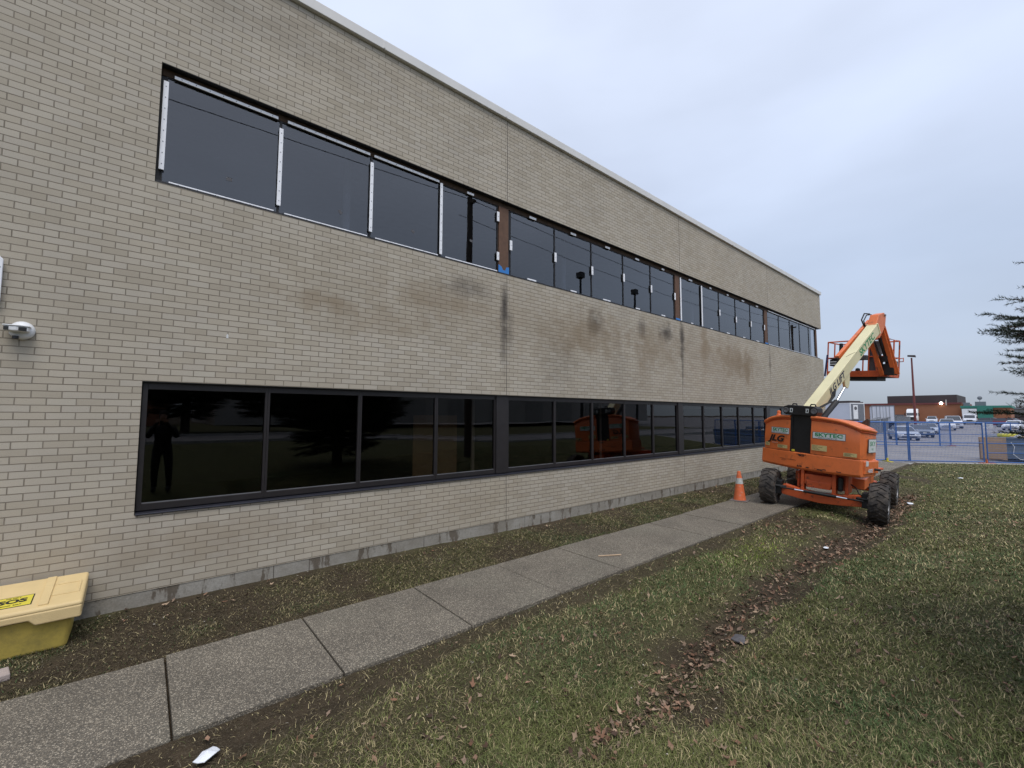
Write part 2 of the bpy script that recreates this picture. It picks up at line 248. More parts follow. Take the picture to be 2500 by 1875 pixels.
# ------------------------------------------------------------------ mesh helpers
class MB:
    def __init__(s): s.v=[]; s.f=[]
    def add(s,v,f):
        o=len(s.v); s.v+= [tuple(p) for p in v]; s.f+= [tuple(i+o for i in q) for q in f]; return s
    def box(s,x0,x1,y0,y1,z0,z1):
        return s.add([(x0,y0,z0),(x1,y0,z0),(x1,y1,z0),(x0,y1,z0),(x0,y0,z1),(x1,y0,z1),(x1,y1,z1),(x0,y1,z1)],
                     [(0,3,2,1),(4,5,6,7),(0,1,5,4),(1,2,6,5),(2,3,7,6),(3,0,4,7)])
    def beam(s,a,b,w,h,upv=(0,0,1)):
        """rectangular bar from a to b, w across, h along the up vector"""
        a,b=Vector(a),Vector(b); d=(b-a).normalized(); x=d.cross(Vector(upv)).normalized(); y=x.cross(d)
        v=[p+x*sx*w/2+y*sy_*h/2 for p in (a,b) for sx,sy_ in ((-1,-1),(1,-1),(1,1),(-1,1))]
        return s.add(v,[(0,1,2,3),(7,6,5,4),(0,4,5,1),(1,5,6,2),(2,6,7,3),(3,7,4,0)])
    def tube(s,pts,r,n=8,cap=True):
        pts=[Vector(p) for p in pts]; rs=r if isinstance(r,(list,tuple)) else [r]*len(pts); o=len(s.v); prev=None
        for i,p in enumerate(pts):
            d=(pts[min(i+1,len(pts)-1)]-pts[max(i-1,0)]).normalized()
            x=d.cross(Vector((0,0,1)) if abs(d.z)<.9 else Vector((0,1,0))).normalized() if prev is None else (prev-d*prev.dot(d)).normalized()
            prev=x; y=d.cross(x)
            for k in range(n):
                a=2*math.pi*k/n; s.v.append(tuple(p+(x*math.cos(a)+y*math.sin(a))*rs[i]))
        for i in range(len(pts)-1):
            for k in range(n):
                a=o+i*n+k; b=o+i*n+(k+1)%n; s.f.append((a,b,b+n,a+n))
        if cap: s.f.append(tuple(o+k for k in range(n))[::-1]); s.f.append(tuple(o+(len(pts)-1)*n+k for k in range(n)))
        return s
    def prism(s,poly,a,b,axis=1):
        """polygon in the two other axes, extruded from a to b along axis"""
        n=len(poly); v=[]
        for t_ in (a,b):
            for p,q in poly: v.append({0:(t_,p,q),1:(p,t_,q),2:(p,q,t_)}[axis])
        return s.add(v,[tuple(range(n)),tuple(range(2*n-1,n-1,-1))]+[(i,i+n,(i+1)%n+n,(i+1)%n) for i in range(n)])
    def lathe(s,prof,c=(0,0,0),axis='z',n=24,cap=True):
        o=len(s.v)
        for r,h in prof:
            for k in range(n):
                a=2*math.pi*k/n; x,y=r*math.cos(a),r*math.sin(a)
                p={'z':(x,y,h),'x':(h,x,y),'y':(x,h,y)}[axis]; s.v.append((p[0]+c[0],p[1]+c[1],p[2]+c[2]))
        for i in range(len(prof)-1):
            for k in range(n):
                a=o+i*n+k; b=o+i*n+(k+1)%n; s.f.append((a,b,b+n,a+n))
        if cap: s.f.append(tuple(o+k for k in range(n))[::-1]); s.f.append(tuple(o+(len(prof)-1)*n+k for k in range(n)))
        return s
    def xf(s,M): s.v=[tuple(M@Vector(p)) for p in s.v]; return s
    def build(s,name,mat,parent=None,bevel=0,smooth=False,seg=2):
        me=bpy.data.meshes.new(name); me.from_pydata(s.v,[],s.f); me.materials.append(mat)
        import bmesh
        bm=bmesh.new(); bm.from_mesh(me); bmesh.ops.recalc_face_normals(bm,faces=bm.faces); bm.to_mesh(me); bm.free()
        if smooth:
            for p in me.polygons: p.use_smooth=True
            me.set_sharp_from_angle(angle=R(38))
        o=bpy.data.objects.new(name,me); col.objects.link(o)
        if parent: o.parent=parent
        if bevel:
            b=o.modifiers.new('bevel','BEVEL'); b.width=bevel; b.segments=seg; b.limit_method='ANGLE'; b.angle_limit=R(35); b.harden_normals=False
        return o
def tag(o,label=None,cat=None,group=None,kind=None):
    if label: o['label']=label
    if cat: o['category']=cat
    if group: o['group']=group
    if kind: o['kind']=kind
    return o
def thing(name,label,cat,loc=(0,0,0),rz=0,group=None):
    o=bpy.data.objects.new(name,None); col.objects.link(o); o.empty_display_size=.2; o.location=loc; o.rotation_euler=(0,0,rz)
    return tag(o,label,cat,group)
def copy_tree(o,parent=None):
    c=o.copy(); col.objects.link(c); c.parent=parent
    for ch in list(o.children): copy_tree(ch,c)
    return c
def textmesh(s,size,bold=0.0,extrude=.001,sx=1.,shear=0.,align='CENTER'):
    cu=bpy.data.curves.new('lettering','FONT'); cu.body=s; cu.size=size; cu.extrude=extrude; cu.offset=bold; cu.align_x=align; cu.align_y='CENTER'; cu.shear=shear; cu.resolution_u=3
    ob=bpy.data.objects.new('lettering',cu); col.objects.link(ob); dg=bpy.context.evaluated_depsgraph_get(); dg.update()
    me=ob.evaluated_get(dg).to_mesh(); v=[(p.co.x*sx,p.co.y,p.co.z) for p in me.vertices]; f=[tuple(p.vertices) for p in me.polygons]
    ob.evaluated_get(dg).to_mesh_clear(); bpy.data.objects.remove(ob); bpy.data.curves.remove(cu)
    m=MB(); m.v=v; m.f=f; return m
def basis(o,u,v):
    u=Vector(u).normalized(); v=Vector(v); w=u.cross(v).normalized(); v=w.cross(u)
    return Matrix(((u.x,v.x,w.x,o[0]),(u.y,v.y,w.y,o[1]),(u.z,v.z,w.z,o[2]),(0,0,0,1)))

# value noise used to shape the terrain and spread grass
_g=rng.random((64,64))
def vn(x,y,s):
    x=np.asarray(x,float)*s+31.7; y=np.asarray(y,float)*s+17.3
    xi=np.floor(x).astype(int); yi=np.floor(y).astype(int); fx=x-xi; fy=y-yi; fx=fx*fx*(3-2*fx); fy=fy*fy*(3-2*fy)
    a=_g[xi%64,yi%64]; b=_g[(xi+1)%64,yi%64]; c=_g[xi%64,(yi+1)%64]; d_=_g[(xi+1)%64,(yi+1)%64]
    return (a*(1-fx)+b*fx)*(1-fy)+(c*(1-fx)+d_*fx)*fy
def fbm(x,y,s): return .5*vn(x,y,s)+.3*vn(x,y,s*2.1)+.2*vn(x,y,s*4.7)
def sstep(a,b,x):
    t_=np.clip((np.asarray(x,float)-a)/(b-a),0,1); return t_*t_*(3-2*t_)
def swale_y(x): return np.interp(x,[-5,2.5,3.2,3.7,5.05,6.8,10.2,11.3,14.5,19,30],[-4.3,-4.1,-4.1,-3.97,-3.86,-3.75,-3.90,-3.88,-3.75,-3.4,-3.2])
def ground_z(x,y):
    x=np.asarray(x,float); y=np.asarray(y,float)
    bank=sstep(0,1,(swale_y(x)-y)/3.2)*.40+np.clip((-7-y)/6,0,1)*.28
    bank=bank*(1-sstep(6,23,x))
    dip=.13*np.exp(-((y-swale_y(x))/.42)**2)*sstep(.8,4,x)*(1-sstep(15,21,x))
    inner=-.03-.02*sstep(-2.4,-3.2,y)
    z=np.where(y>-1.5,-.035+.045*sstep(-1.1,-.1,y)*(1-sstep(2,6,x)),inner+bank-dip*(y<-2.5))
    z=z+(fbm(x,y,1.3)-.5)*.05*(y<-2.6)+(fbm(x,y,5.)-.5)*.02
    far=sstep(21,27,x)
    return z*(1-far)+far*(-.055)
def lot_z(x): return np.interp(x,[0,23,45,62,100,200,400,3000],[-.06,-.08,-.2,-.35,-.05,.1,.3,.3])
def npmesh(name,V,F,mat,tint=None,smooth=False):
    """V (n,3), F list of index arrays with equal width"""
    me=bpy.data.meshes.new(name); me.vertices.add(len(V)); me.vertices.foreach_set('co',V.astype(np.float32).ravel())
    tot=sum(f.size for f in F); me.loops.add(tot); me.polygons.add(sum(len(f) for f in F))
    me.loops.foreach_set('vertex_index',np.concatenate([f.ravel() for f in F]).astype(np.int32))
    st=[];o=0
    for f in F:
        st.append(o+np.arange(len(f))*f.shape[1]); o+=f.size
    me.polygons.foreach_set('loop_start',np.concatenate(st).astype(np.int32))
    me.update(calc_edges=True); me.materials.append(mat)
    if tint is not None:
        a=me.color_attributes.new('tint','FLOAT_COLOR','POINT'); c=np.ones((len(V),4),np.float32); c[:,:3]=tint; a.data.foreach_set('color',c.ravel())
    if smooth:
        me.polygons.foreach_set('use_smooth',np.ones(len(me.polygons),bool))
    o=bpy.data.objects.new(name,me); col.objects.link(o); return o
def grid_mesh(name,X,Y,Z,mat,attr=None):
    n,m=X.shape; V=np.stack([X,Y,Z],-1).reshape(-1,3); i=np.arange(n*m).reshape(n,m)
    F=np.stack([i[:-1,:-1],i[1:,:-1],i[1:,1:],i[:-1,1:]],-1).reshape(-1,4)
    o=npmesh(name,V,[F],mat,smooth=True)
    if attr is not None:
        a=o.data.attributes.new('green','FLOAT','POINT'); a.data.foreach_set('value',attr.ravel().astype(np.float32))
    return o
def greenness(x,y):
    """0 bare brown soil .. 1 full grass"""
    x=np.asarray(x,float); y=np.asarray(y,float)
    g=.15+.85*sstep(.34,.60,fbm(x+3,y,.8)+.08)
    mw=.10+.20*(1-sstep(.9,2.2,x))+.34*vn(x,y,.9)                  # worn muddy margin along the walk
    edge=1-sstep(.55,1.15,(-2.47-y+.18*(vn(x,y,4.)-.5))/mw)
    g=g*(1-edge*(.80+.15*(1-sstep(.6,2.,x))))
    br=np.exp(-(((x-1.4)/2.3)**2+((y+3.15)/.50)**2)); g=g*(1-.62*br)
    sw=np.exp(-((y-swale_y(x)+.10*(vn(x,y,2.)-.5))/(.13+.15*sstep(3,6,x)))**2)*(.55*sstep(1.2,2.2,x)+.45*sstep(3,4.5,x))*(1-sstep(14,20,x))
    g=g*(1-.97*sw)
    g=np.maximum(g,.85*np.exp(-(((x-7.3)/1.3)**2+((y+3.15)/.35)**2)))
    g=np.where(y<swale_y(x)-.42,np.maximum(g,.62+.4*fbm(x,y,.55)),g)
    worn=np.exp(-(((x-9.3)/1.0)**2+((y+3.1)/.45)**2)); g=g*(1-.8*worn)
    return np.where(y>-1.6,.05+.42*sstep(.36,.62,fbm(x,y,1.2)),g)
exec_order=None

# ================================================================== SETTING
def lot_edge(y): return (17.95-.66*y)/.75
s_=np.concatenate([np.linspace(0,.30,150,endpoint=False),np.linspace(.30,.55,90,endpoint=False),np.linspace(.55,1,60)])
yr=np.concatenate([np.linspace(-2.47,-6.5,80,endpoint=False),np.linspace(-6.5,-10,30,endpoint=False),np.linspace(-10,-19,20)])
S,Yg=np.meshgrid(s_,yr,indexing='ij'); Xg=-6+S*(lot_edge(Yg)+6); Xg=np.where(S==0,-60,Xg)
Zg=ground_z(Xg,Yg)+(fbm(Xg,Yg,14)-.5)*.012
tag(grid_mesh('lawn',Xg,Yg,Zg,M_soil,greenness(Xg,Yg)),'patchy autumn lawn with a worn muddy margin','lawn',kind='structure')
Xs,Ys=np.meshgrid(np.linspace(-14,24.9,400),np.linspace(-1.3,.3,22),indexing='ij')
tag(grid_mesh('soil_strip',Xs,Ys,ground_z(Xs,Ys)-.01+.02*sstep(-.25,0,Ys),M_soil,greenness(Xs,Ys)),'strip of thin brown turf along the foot of the wall','soil',kind='structure')
tag(MB().box(-14,24.9,-2.6,-1.2,-.3,-.055).build('walk_bed',M_soil),'dark soil under the concrete walk','soil',kind='structure')
w=MB(); jx=[.23-1.2*k for k in range(12,0,-1)]+[.23,1.29,2.49,3.70,4.88]+[4.88+1.21*k for k in range(1,17)]+[24.9]
for i in range(len(jx)-1):
    g=.0055 if i%3 else .008
    a,b=jx[i]+g,jx[i+1]-g; z0=random.uniform(-.006,.006); z1=z0+random.uniform(-.006,.006); dy=random.uniform(-.008,.008)
    w.add([(a,-2.47+dy,-.1),(b,-2.47+dy,-.1),(b,-1.28+dy,-.1),(a,-1.28+dy,-.1),(a,-2.47+dy,z0),(b,-2.47+dy,z1),(b,-1.28+dy,z1+.003),(a,-1.28+dy,z0+.004)],[(0,3,2,1),(4,5,6,7),(0,1,5,4),(1,2,6,5),(2,3,7,6),(3,0,4,7)])
tag(w.build('sidewalk',M_walk,bevel=.008),'exposed aggregate concrete walk in square slabs','sidewalk',kind='structure')
xs=np.concatenate([np.linspace(22.5,120,60),np.linspace(130,420,30)]); ys=np.linspace(-200,260,24)
Xa,Ya=np.meshgrid(xs,ys,indexing='ij'); tag(grid_mesh('parking_lot',Xa,Ya,lot_z(Xa)+0*Ya,M_asph),'worn grey asphalt parking lot','parking lot',kind='structure')
tag(MB().add([(-3000,-3000,-1.2),(3000,-3000,-1.2),(3000,3000,-1.2),(-3000,3000,-1.2)],[(0,1,2,3)]).build('ground',M_soil),'distant ground','ground',kind='structure')
ap=MB(); P=[(24.95,-2.50),(lot_edge(-2.5)-.25,-2.50),(lot_edge(-1.4)-.5,-1.4),(lot_edge(.5)-.5,.5),(24.95,.5)]
ap.prism(P,-.2,-.035,axis=2); tag(ap.build('concrete_apron',M_conc),'pale concrete apron where the walk meets the lot','apron',kind='structure')
kb=MB()
for i in range(10):
    y0,y1=-2.5-i*3,-2.5-(i+1)*3+.02; a,b=lot_edge(y0)+.05,lot_edge(y1)+.05
    kb.beam((a,y0,-.10),(b,y1,-.10),.15,.12)
tag(kb.build('kerb',M_kerb,bevel=.015),'low concrete kerb edging the lawn','kerb',kind='structure')
# road, verge and far lawn across from the building (seen in the windows)
def strip(name,y0,y1,dz,mat,lab,ny=4):
    X,Y=np.meshgrid(np.linspace(-80,70,50),np.linspace(y0,y1,ny),indexing='ij'); Z=ground_z(X,-18.9+0*Y)+dz
    tag(grid_mesh(name,X,Y,Z,mat,np.full(X.shape,.7) if mat is M_soil else None),lab,name.replace('_',' '),kind='structure')
strip('road',-27,-19.2,.02,M_asph,'grey road running past the lawn'); strip('verge',-60,-27.2,.06,M_soil,'grass verge beyond the road')
for y in (-19.1,-27.1):
    k_=MB()
    for i in range(75): z_=float(ground_z(-79+i*2,-18.9)); k_.box(-80+i*2,-78.005+i*2,y-.12,y+.12,z_-.3,z_+.13)
    tag(k_.build('kerb',M_kerb),'pale concrete kerb of the road','kerb',kind='structure')

# ------------------------------------------------------------------ grass and leaves
def polar(nmax,r0,r1,a0,a1):
    lo,hi=math.log(r0),math.log(r1); r=np.exp(rng.uniform(lo,hi,nmax)); a=rng.uniform(a0,a1,nmax)
    return r*np.cos(a),-6.02+r*np.sin(a),r
def make_grass():
    x1,y1,r1=polar(900000,1.6,29,-.42,1.75)
    x2,y2=rng.uniform(-5,24,110000),rng.uniform(-1.27,-.02,110000); r2=np.hypot(x2,y2+6.02)
    x3,y3=rng.uniform(-12,4,40000),rng.uniform(-17,-2.5,40000); r3=np.hypot(x3,y3+6.02)*1.5+2
    x=np.concatenate([x1,x2,x3]); y=np.concatenate([y1,y2,y3]); r=np.concatenate([r1,r2,r3])
    g=greenness(x,y); ok=((y<-2.43)&(x<lot_edge(y)-.02))|((y>-1.3)&(y<-.02)&(x<24))
    ok&=rng.random(len(x))<np.clip(.10+1.0*g,0,1)*(.55+.85*vn(x,y,10.))+.30*(y>-1.3)
    fuzz=(y<-2.43)&(y>-2.5)
    ok&=~(fuzz&(rng.random(len(x))>.4))
    x,y,r,g=x[ok],y[ok],r[ok],g[ok]; n=len(x); z=ground_z(x,y)-.004
    h=rng.gamma(5,.0052,n)*(.55+.55*g)*(.80+.40*vn(x,y,6.)); h=np.clip(h,.008,.046)*np.where(y>-1.3,.7,1)
    wd=(.0012+.0012*rng.random(n))*np.maximum(1,(r/3.0)**.85)
    a=6*vn(x,y,2.9)+rng.normal(0,1.7,n); lean=h*rng.uniform(.3,2.3,n)*(1.25-.4*g); b=a+rng.normal(0,.5,n)+np.pi/2
    dx,dy=np.cos(b),np.sin(b); wx,wy=np.cos(a),np.sin(a)
    V=np.empty((n,5,3)); 
    V[:,0]=np.stack([x-wx*wd,y-wy*wd,z],-1); V[:,1]=np.stack([x+wx*wd,y+wy*wd,z],-1)
    mx,my,mz=x+dx*lean*.35,y+dy*lean*.35,z+h*.65
    V[:,2]=np.stack([mx+wx*wd*.8,my+wy*wd*.8,mz],-1); V[:,3]=np.stack([mx-wx*wd*.8,my-wy*wd*.8,mz],-1)
    V[:,4]=np.stack([x+dx*lean,y+dy*lean,z+h*rng.uniform(.7,1.,n)],-1)
    i=np.arange(n)*5; F=[np.stack([i,i+1,i+2,i+3],-1),np.stack([i+3,i+2,i+4],-1)]
    pat=fbm(x,y,.6); u=rng.random(n); pg=np.clip(.10+.55*g+.75*(pat-.5),.06,.84)
    hue=sstep(.35,.65,fbm(x+9,y+4,.9))[:,None]
    green=(np.array([.054,.080,.034])*(1-hue)+np.array([.098,.103,.040])*hue)*(.75+.85*rng.random((n,1)))
    bright=np.exp(-(((x-7.3)/1.1)**2+((y+3.2)/.34)**2))[:,None]*np.array([.085,.10,.0]); green=green+bright
    straw=np.array([.19,.150,.088])+rng.random((n,1))*np.array([.25,.205,.135]); brown=np.array([.080,.058,.036])+rng.random((n,1))*.04
    c=np.where((u<pg)[:,None],green,np.where((rng.random(n)<(.30+.35*g))[:,None],straw,brown))
    c=c*(1.0+.26*vn(x,y,2.2))[:,None]*np.array([1.18,1.23,1.08])*np.where(y>-1.3,.66,1.)[:,None]
    o=npmesh('grass',V.reshape(-1,3),F,M_grass,np.repeat(c,5,0)); print('grass blades',n)
    tag(o,'short patchy green and straw coloured autumn grass','grass',kind='stuff')
make_grass()
def make_leaves():
    n0=1500; x=np.concatenate([2.2+13.8*rng.random(n0)**1.0,rng.uniform(.3,14,700),rng.uniform(.2,6,300),rng.uniform(-2,20,130),rng.normal(9.2,.8,160),rng.normal(3.35,.45,60),rng.normal(1.2,.5,50)])
    y=np.concatenate([swale_y(x[:n0])+rng.normal(0,.07,n0)*(1+1.4*sstep(3.2,6,x[:n0]))-.03,rng.uniform(-6,-2.6,700),rng.uniform(-6,-3,300),rng.uniform(-.45,-.03,130),rng.normal(-2.95,.25,160),rng.normal(-4.12,.14,60),rng.normal(-3.5,.25,50)])
    ok=((y<-2.55)&(y>-9))|(y>-1.2); x,y=x[ok],y[ok]; n=len(x)
    s=rng.uniform(.014,.036,n)*np.maximum(1,(np.hypot(x,y+6.02)/6)**.35); k=9; ang=np.linspace(0,2*np.pi,k,endpoint=False)
    rad=np.array([1.25,.55,.85,.5,.8,.8,.5,.85,.55])[None]*rng.uniform(.75,1.2,(n,k)); asp=rng.uniform(.45,.9,n)[:,None]
    lx=rad*np.cos(ang)*s[:,None]; ly=rad*np.sin(ang)*s[:,None]*asp; cur=rng.uniform(-9,16,n)[:,None]; lz=(ly**2)*cur*2+(lx**2)*cur*.8
    lz=lz+rng.normal(0,.1,(n,k))*s[:,None]
    yaw_=rng.uniform(0,2*np.pi,n)[:,None]; pt=rng.normal(0,.45,n)[:,None]
    X=lx*np.cos(pt)-lz*np.sin(pt); Z=lx*np.sin(pt)+lz*np.cos(pt); Y=ly
    X,Y=X*np.cos(yaw_)-Y*np.sin(yaw_),X*np.sin(yaw_)+Y*np.cos(yaw_)
    V=np.empty((n,k+1,3)); zb=ground_z(x,y)+.016+rng.uniform(0,.018,n)
    V[:,:k,0]=x[:,None]+X; V[:,:k,1]=y[:,None]+Y; V[:,:k,2]=zb[:,None]+Z; V[:,k]=np.stack([x,y,zb-.004],-1)
    i=(np.arange(n)*(k+1))[:,None]; q=np.arange(k)[None]; F=np.stack([np.broadcast_to(i+k,(n,k)),i+q,i+(q+1)%k],-1).reshape(-1,3)
    pal=np.array([[.22,.12,.075],[.30,.185,.125],[.40,.29,.20],[.13,.08,.052],[.09,.058,.042],[.27,.19,.14]]); c=pal[rng.integers(0,6,n)]*rng.uniform(.6,1.05,(n,1))
    tag(npmesh('fallen_leaves',V.reshape(-1,3),[F],M_leaf,np.repeat(c,k+1,0)),'dry brown leaves blown along the grass and the swale','leaves',kind='stuff')
    # woodchips / pale crumbs
    m=900; x=np.concatenate([rng.uniform(-2,18,m//2),rng.uniform(-.5,16,m//2)]); y=np.concatenate([rng.uniform(-1.25,-.02,m//2)*rng.random(m//2)**.4,rng.uniform(-5.5,-2.5,m//2)]); s=rng.uniform(.003,.010,m); a=rng.uniform(0,6.28,m)
    z=ground_z(x,y)+.016; V=np.empty((m,4,3)); 
    for j,(p,q) in enumerate(((-1,-.35),(1,-.3),(1,.35),(-1,.3))): V[:,j]=np.stack([x+s*(p*np.cos(a)-q*np.sin(a)),y+s*(p*np.sin(a)+q*np.cos(a)),z+rng.uniform(0,.008,m)],-1)
    c=np.array([.55,.50,.42])*rng.uniform(.4,1.,(m,1)); i=np.arange(m)*4
    tag(npmesh('wood_chips',V.reshape(-1,3),[np.stack([i,i+1,i+2,i+3],-1)],M_leaf,np.repeat(c,4,0)),'pale chips and crumbs scattered in the turf','litter',kind='stuff')
make_leaves()

# ================================================================== BRICK BUILDING
bld=thing('brick_building','long two storey buff brick building with two rows of ribbon windows','building')
wl=MB(); ZT=7.47
wl.box(-14,-.027,0,.3,.17,ZT); wl.box(-.027,23.33,0,.3,.17,.946); wl.box(-.027,23.33,0,.3,2.343,4.519); wl.box(-.027,23.2,0,.3,5.892,ZT)
wl.box(22.82,23.33,0,.3,.946,2.343)
wl.box(23.03,23.33,.3,14,.17,.946); wl.box(23.03,23.33,.3,14,2.343,4.519); wl.box(22.9,23.2,.3,14,5.892,ZT)
wl.build('wall',M_brick,bld)
MB().box(-14,23.325,.006,.3,-.5,.17).box(23.03,23.324,.3,14,-.5,.17).build('foundation',M_found,bld)
MB().box(-14,23.0,.31,14,7.0,7.3).build('roof',M_fdark,bld)
cp_=MB(); x=-11.6
while x<23.2:
    b=min(x+2.35,23.25); cp_.add([(x,-.055,7.44),(b-.006,-.055,7.44),(b-.006,.36,7.44),(x,.36,7.44),(x,-.055,7.585),(b-.006,-.055,7.585),(b-.006,.36,7.62),(x,.36,7.62)],[(0,3,2,1),(4,5,6,7),(0,1,5,4),(1,2,6,5),(2,3,7,6),(3,0,4,7)]); x=b
    cp_.box(b-.02,b+.02,-.058,.36,7.452,7.575)
cp_.box(22.85,23.26,.37,14,7.44,7.6)
cp_.build('coping',M_coping,bld,bevel=.006)
M_joint=simple('sealant_joint',(.115,.10,.085),.8,var=.3)
for jx_ in (4.92,10.99,17.10):
    for a,b in ((.17,.946),(2.343,4.519),(5.892,7.438)):
        m=MB(); n=12
        for i in range(n):
            o1,o2=[math.sin((a+(b-a)*q/n)*7+jx_)*.0025 for q in (i,i+1)]; z0,z1=a+(b-a)*i/n,a+(b-a)*(i+1)/n
            m.add([(jx_-.006+o1,-.002,z0),(jx_+.006+o1,-.002,z0),(jx_+.006+o2,-.002,z1),(jx_-.006+o2,-.002,z1)],[(0,1,2,3)])
        m.build('control_joint',M_joint,bld)
MB().box(-.02,23.1,.003,.29,5.884,5.8915).box(-.02,22.8,.003,.29,2.335,2.3425).build('steel_lintel',M_gask,bld)
MB().box(-.02,22.85,.003,.29,4.5195,4.545).build('upper_sill',M_gask,bld)
MB().box(-.02,22.8,.085,.14,5.80,5.883).build('header_board',M_woodd,bld,bevel=.004)
# interior shell
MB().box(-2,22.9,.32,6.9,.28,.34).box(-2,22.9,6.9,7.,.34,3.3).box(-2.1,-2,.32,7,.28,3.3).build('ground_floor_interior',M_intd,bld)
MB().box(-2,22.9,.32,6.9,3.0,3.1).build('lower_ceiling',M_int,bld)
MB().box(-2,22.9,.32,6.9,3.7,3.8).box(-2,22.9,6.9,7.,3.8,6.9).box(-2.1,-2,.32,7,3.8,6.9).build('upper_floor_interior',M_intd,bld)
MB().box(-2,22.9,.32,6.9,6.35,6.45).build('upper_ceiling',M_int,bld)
M_tube=simple('ceiling_panel',(.55,.56,.58),.6)
for i in range(9):
    MB().box(.9+i*2.4,2.1+i*2.4,1.2,1.5,6.33,6.349).build('ceiling_panel',M_tube,bld)
for jx_ in (2.33,7.35,13.3,19.4): MB().tube([(jx_,.9,3.8),(jx_,.9,6.35)],.06,10).build('interior_pipe',M_int,bld,smooth=True)
MB().tube([(4.55,.5,.34),(4.55,.5,3.0)],.035,10).build('interior_pipe',M_int,bld,smooth=True)
MB().tube([(8.4,.7,.34),(8.4,.7,3.0)],.03,10).build('interior_pipe',M_int,bld,smooth=True)

LOW=[[.0,1.165,2.32,3.54,4.72],[4.99,6.19,7.33,8.47,9.65,10.80],[11.05,12.22,13.36,14.51,15.66,16.72],[17.02,18.2,19.36,20.5,21.65,22.80]]
UP=[[.02,1.195,2.405,3.58,4.77],[5.07,6.245,7.395,8.55,9.705,10.835],[11.135,12.32,13.45,14.61,15.77,16.92],[17.25,18.37,19.53,20.66,21.80,22.62]]
def low_window(x0,x1,first,last):
    z0,z1=.985,2.335; a=x0 if not first else x0-.02; b=x1 if not last else x1+.0
    l=.026; fr=MB()
    fr.box(a,x0+l,.05,.11,z0,z1).box(x1-l,b,.05,.11,z0,z1).box(x0+l,x1-l,.052,.11,z1-.075,z1).box(x0+l,x1-l,.052,.11,z0,z0+.07)
    w_=fr.build('window',M_frame,bld,bevel=.003)
    MB().box(x0+l,x1-l,.082,.086,z0+.07,z1-.075).build('pane',M_glow,w_)
    MB().box(x0+l,x1-l,.07,.0805,z0+.07,z0+.078).build('glazing_bead',M_grey,w_)
for bay in LOW:
    for i in range(len(bay)-1): low_window(bay[i]+(.0 if i==0 else .001),bay[i+1]-.001,i==0,i==len(bay)-2)
for a,b in ((4.722,4.988),(10.802,11.048),(16.722,17.018)):
    MB().box(a,b,.03,.12,.985,2.335).build('pillar_cover',M_frame,bld)
for a,b in ((-.02,4.90),(4.905,10.97),(10.975,17.08),(17.085,22.8)):
    m=MB(); m.add([(a,-.022,.95),(b,-.022,.95),(b,.14,.95),(a,.14,.95),(a,-.022,.963),(b,-.022,.963),(b,.14,.985),(a,.14,.985)],[(0,3,2,1),(4,5,6,7),(0,1,5,4),(1,2,6,5),(2,3,7,6),(3,0,4,7)])
    m.build('sill',M_sill,bld,bevel=.003)
def bar(name,parent,x0,x1,z0,z1,screws=0,vert=False):
    s=MB().box(x0,x1,.062,.076,z0,z1).build(name,M_strip,parent,bevel=.004)
    if screws:
        for i in range(screws):
            t_=(i+.5)/screws; X,Z=((x0+x1)/2,z0+(z1-z0)*t_) if vert else (x0+(x1-x0)*t_,(z0+z1)/2)
            MB().box(X-.005,X+.005,.059,.0625,Z-.005,Z+.005).build('screw',M_screw,parent)
Zb,Zt=4.575,5.812
def up_window(bay,i):
    x0,x1=UP[bay][i]+.001,UP[bay][i+1]-.001; l=.012; fr=MB()
    if i==0: fr.box(x0-.045,x0-.001,.10,.14,4.546,5.80)
    fr.box(x0,x0+l,.09,.14,Zb-.03,Zt-.012).box(x1-l,x1,.09,.14,Zb-.03,Zt-.012).box(x0+l,x1-l,.092,.14,Zt-.024,Zt-.0125).box(x0+l,x1-l,.092,.14,Zb-.028,Zb)
    w_=fr.build('window',M_gask,bld); 
    MB().box(x0+l,x1-l,.104,.109,Zb,Zt-.024).build('pane',M_gup,w_)
    c=(x0+x1)/2; rr=random.uniform
    if bay==0:
        if i<3: bar('clamp_strip',w_,x0+(.07 if i<2 else .03),x1-(.04 if i!=1 else .03),Zt-.020,Zt+.018,8); bar('clamp_strip',w_,x0+.07,x1-.05,Zb-.022,Zb+.010,6)
        else: bar('clamp_strip',w_,x0+.09,x1-.02,Zb-.024,Zb+.012,5); bar('clip',w_,c-.09,c+.05,Zt-.02,Zt+.02,1); bar('clip',w_,x1-.03,x1+.022,5.50,5.68,1,True); bar('clip',w_,x1-.03,x1+.022,4.78,4.93,1,True)
        za,zb_=[(4.70,5.73),(4.66,5.69),(4.65,5.70),(4.60,5.80)][i]
        bar('clamp_strip',w_,x0-.024,x0+.024,za,zb_,8,True)
    elif bay==3:
        bar('clamp_strip',w_,x0+.03,x1-.02,Zt-.012,Zt+.02,0); bar('clamp_strip',w_,x0+.03,x1-.02,Zb-.02,Zb+.01,0)
    else:
        bar('clip',w_,c-.09+rr(-.05,.05),c+.05,Zt-.022,Zt+.024,1); bar('clip',w_,c-.09+rr(-.12,.05),c+.05,Zb-.02,Zb+.022,1)
        if bay==2 and i in (0,1): bar('clamp_strip',w_,x0-.028,x0+.03,4.58,5.78,0,True)
        else:
            z=rr(5.0,5.15); bar('clip',w_,x0-.028,x0+.028,z,z+.19,1,True)
        if i==4: z=rr(5.0,5.15); bar('clip',w_,x1-.028,x1+.028,z,z+.19,1,True)
for b in range(4):
    for i in range(len(UP[b])-1): up_window(b,i)
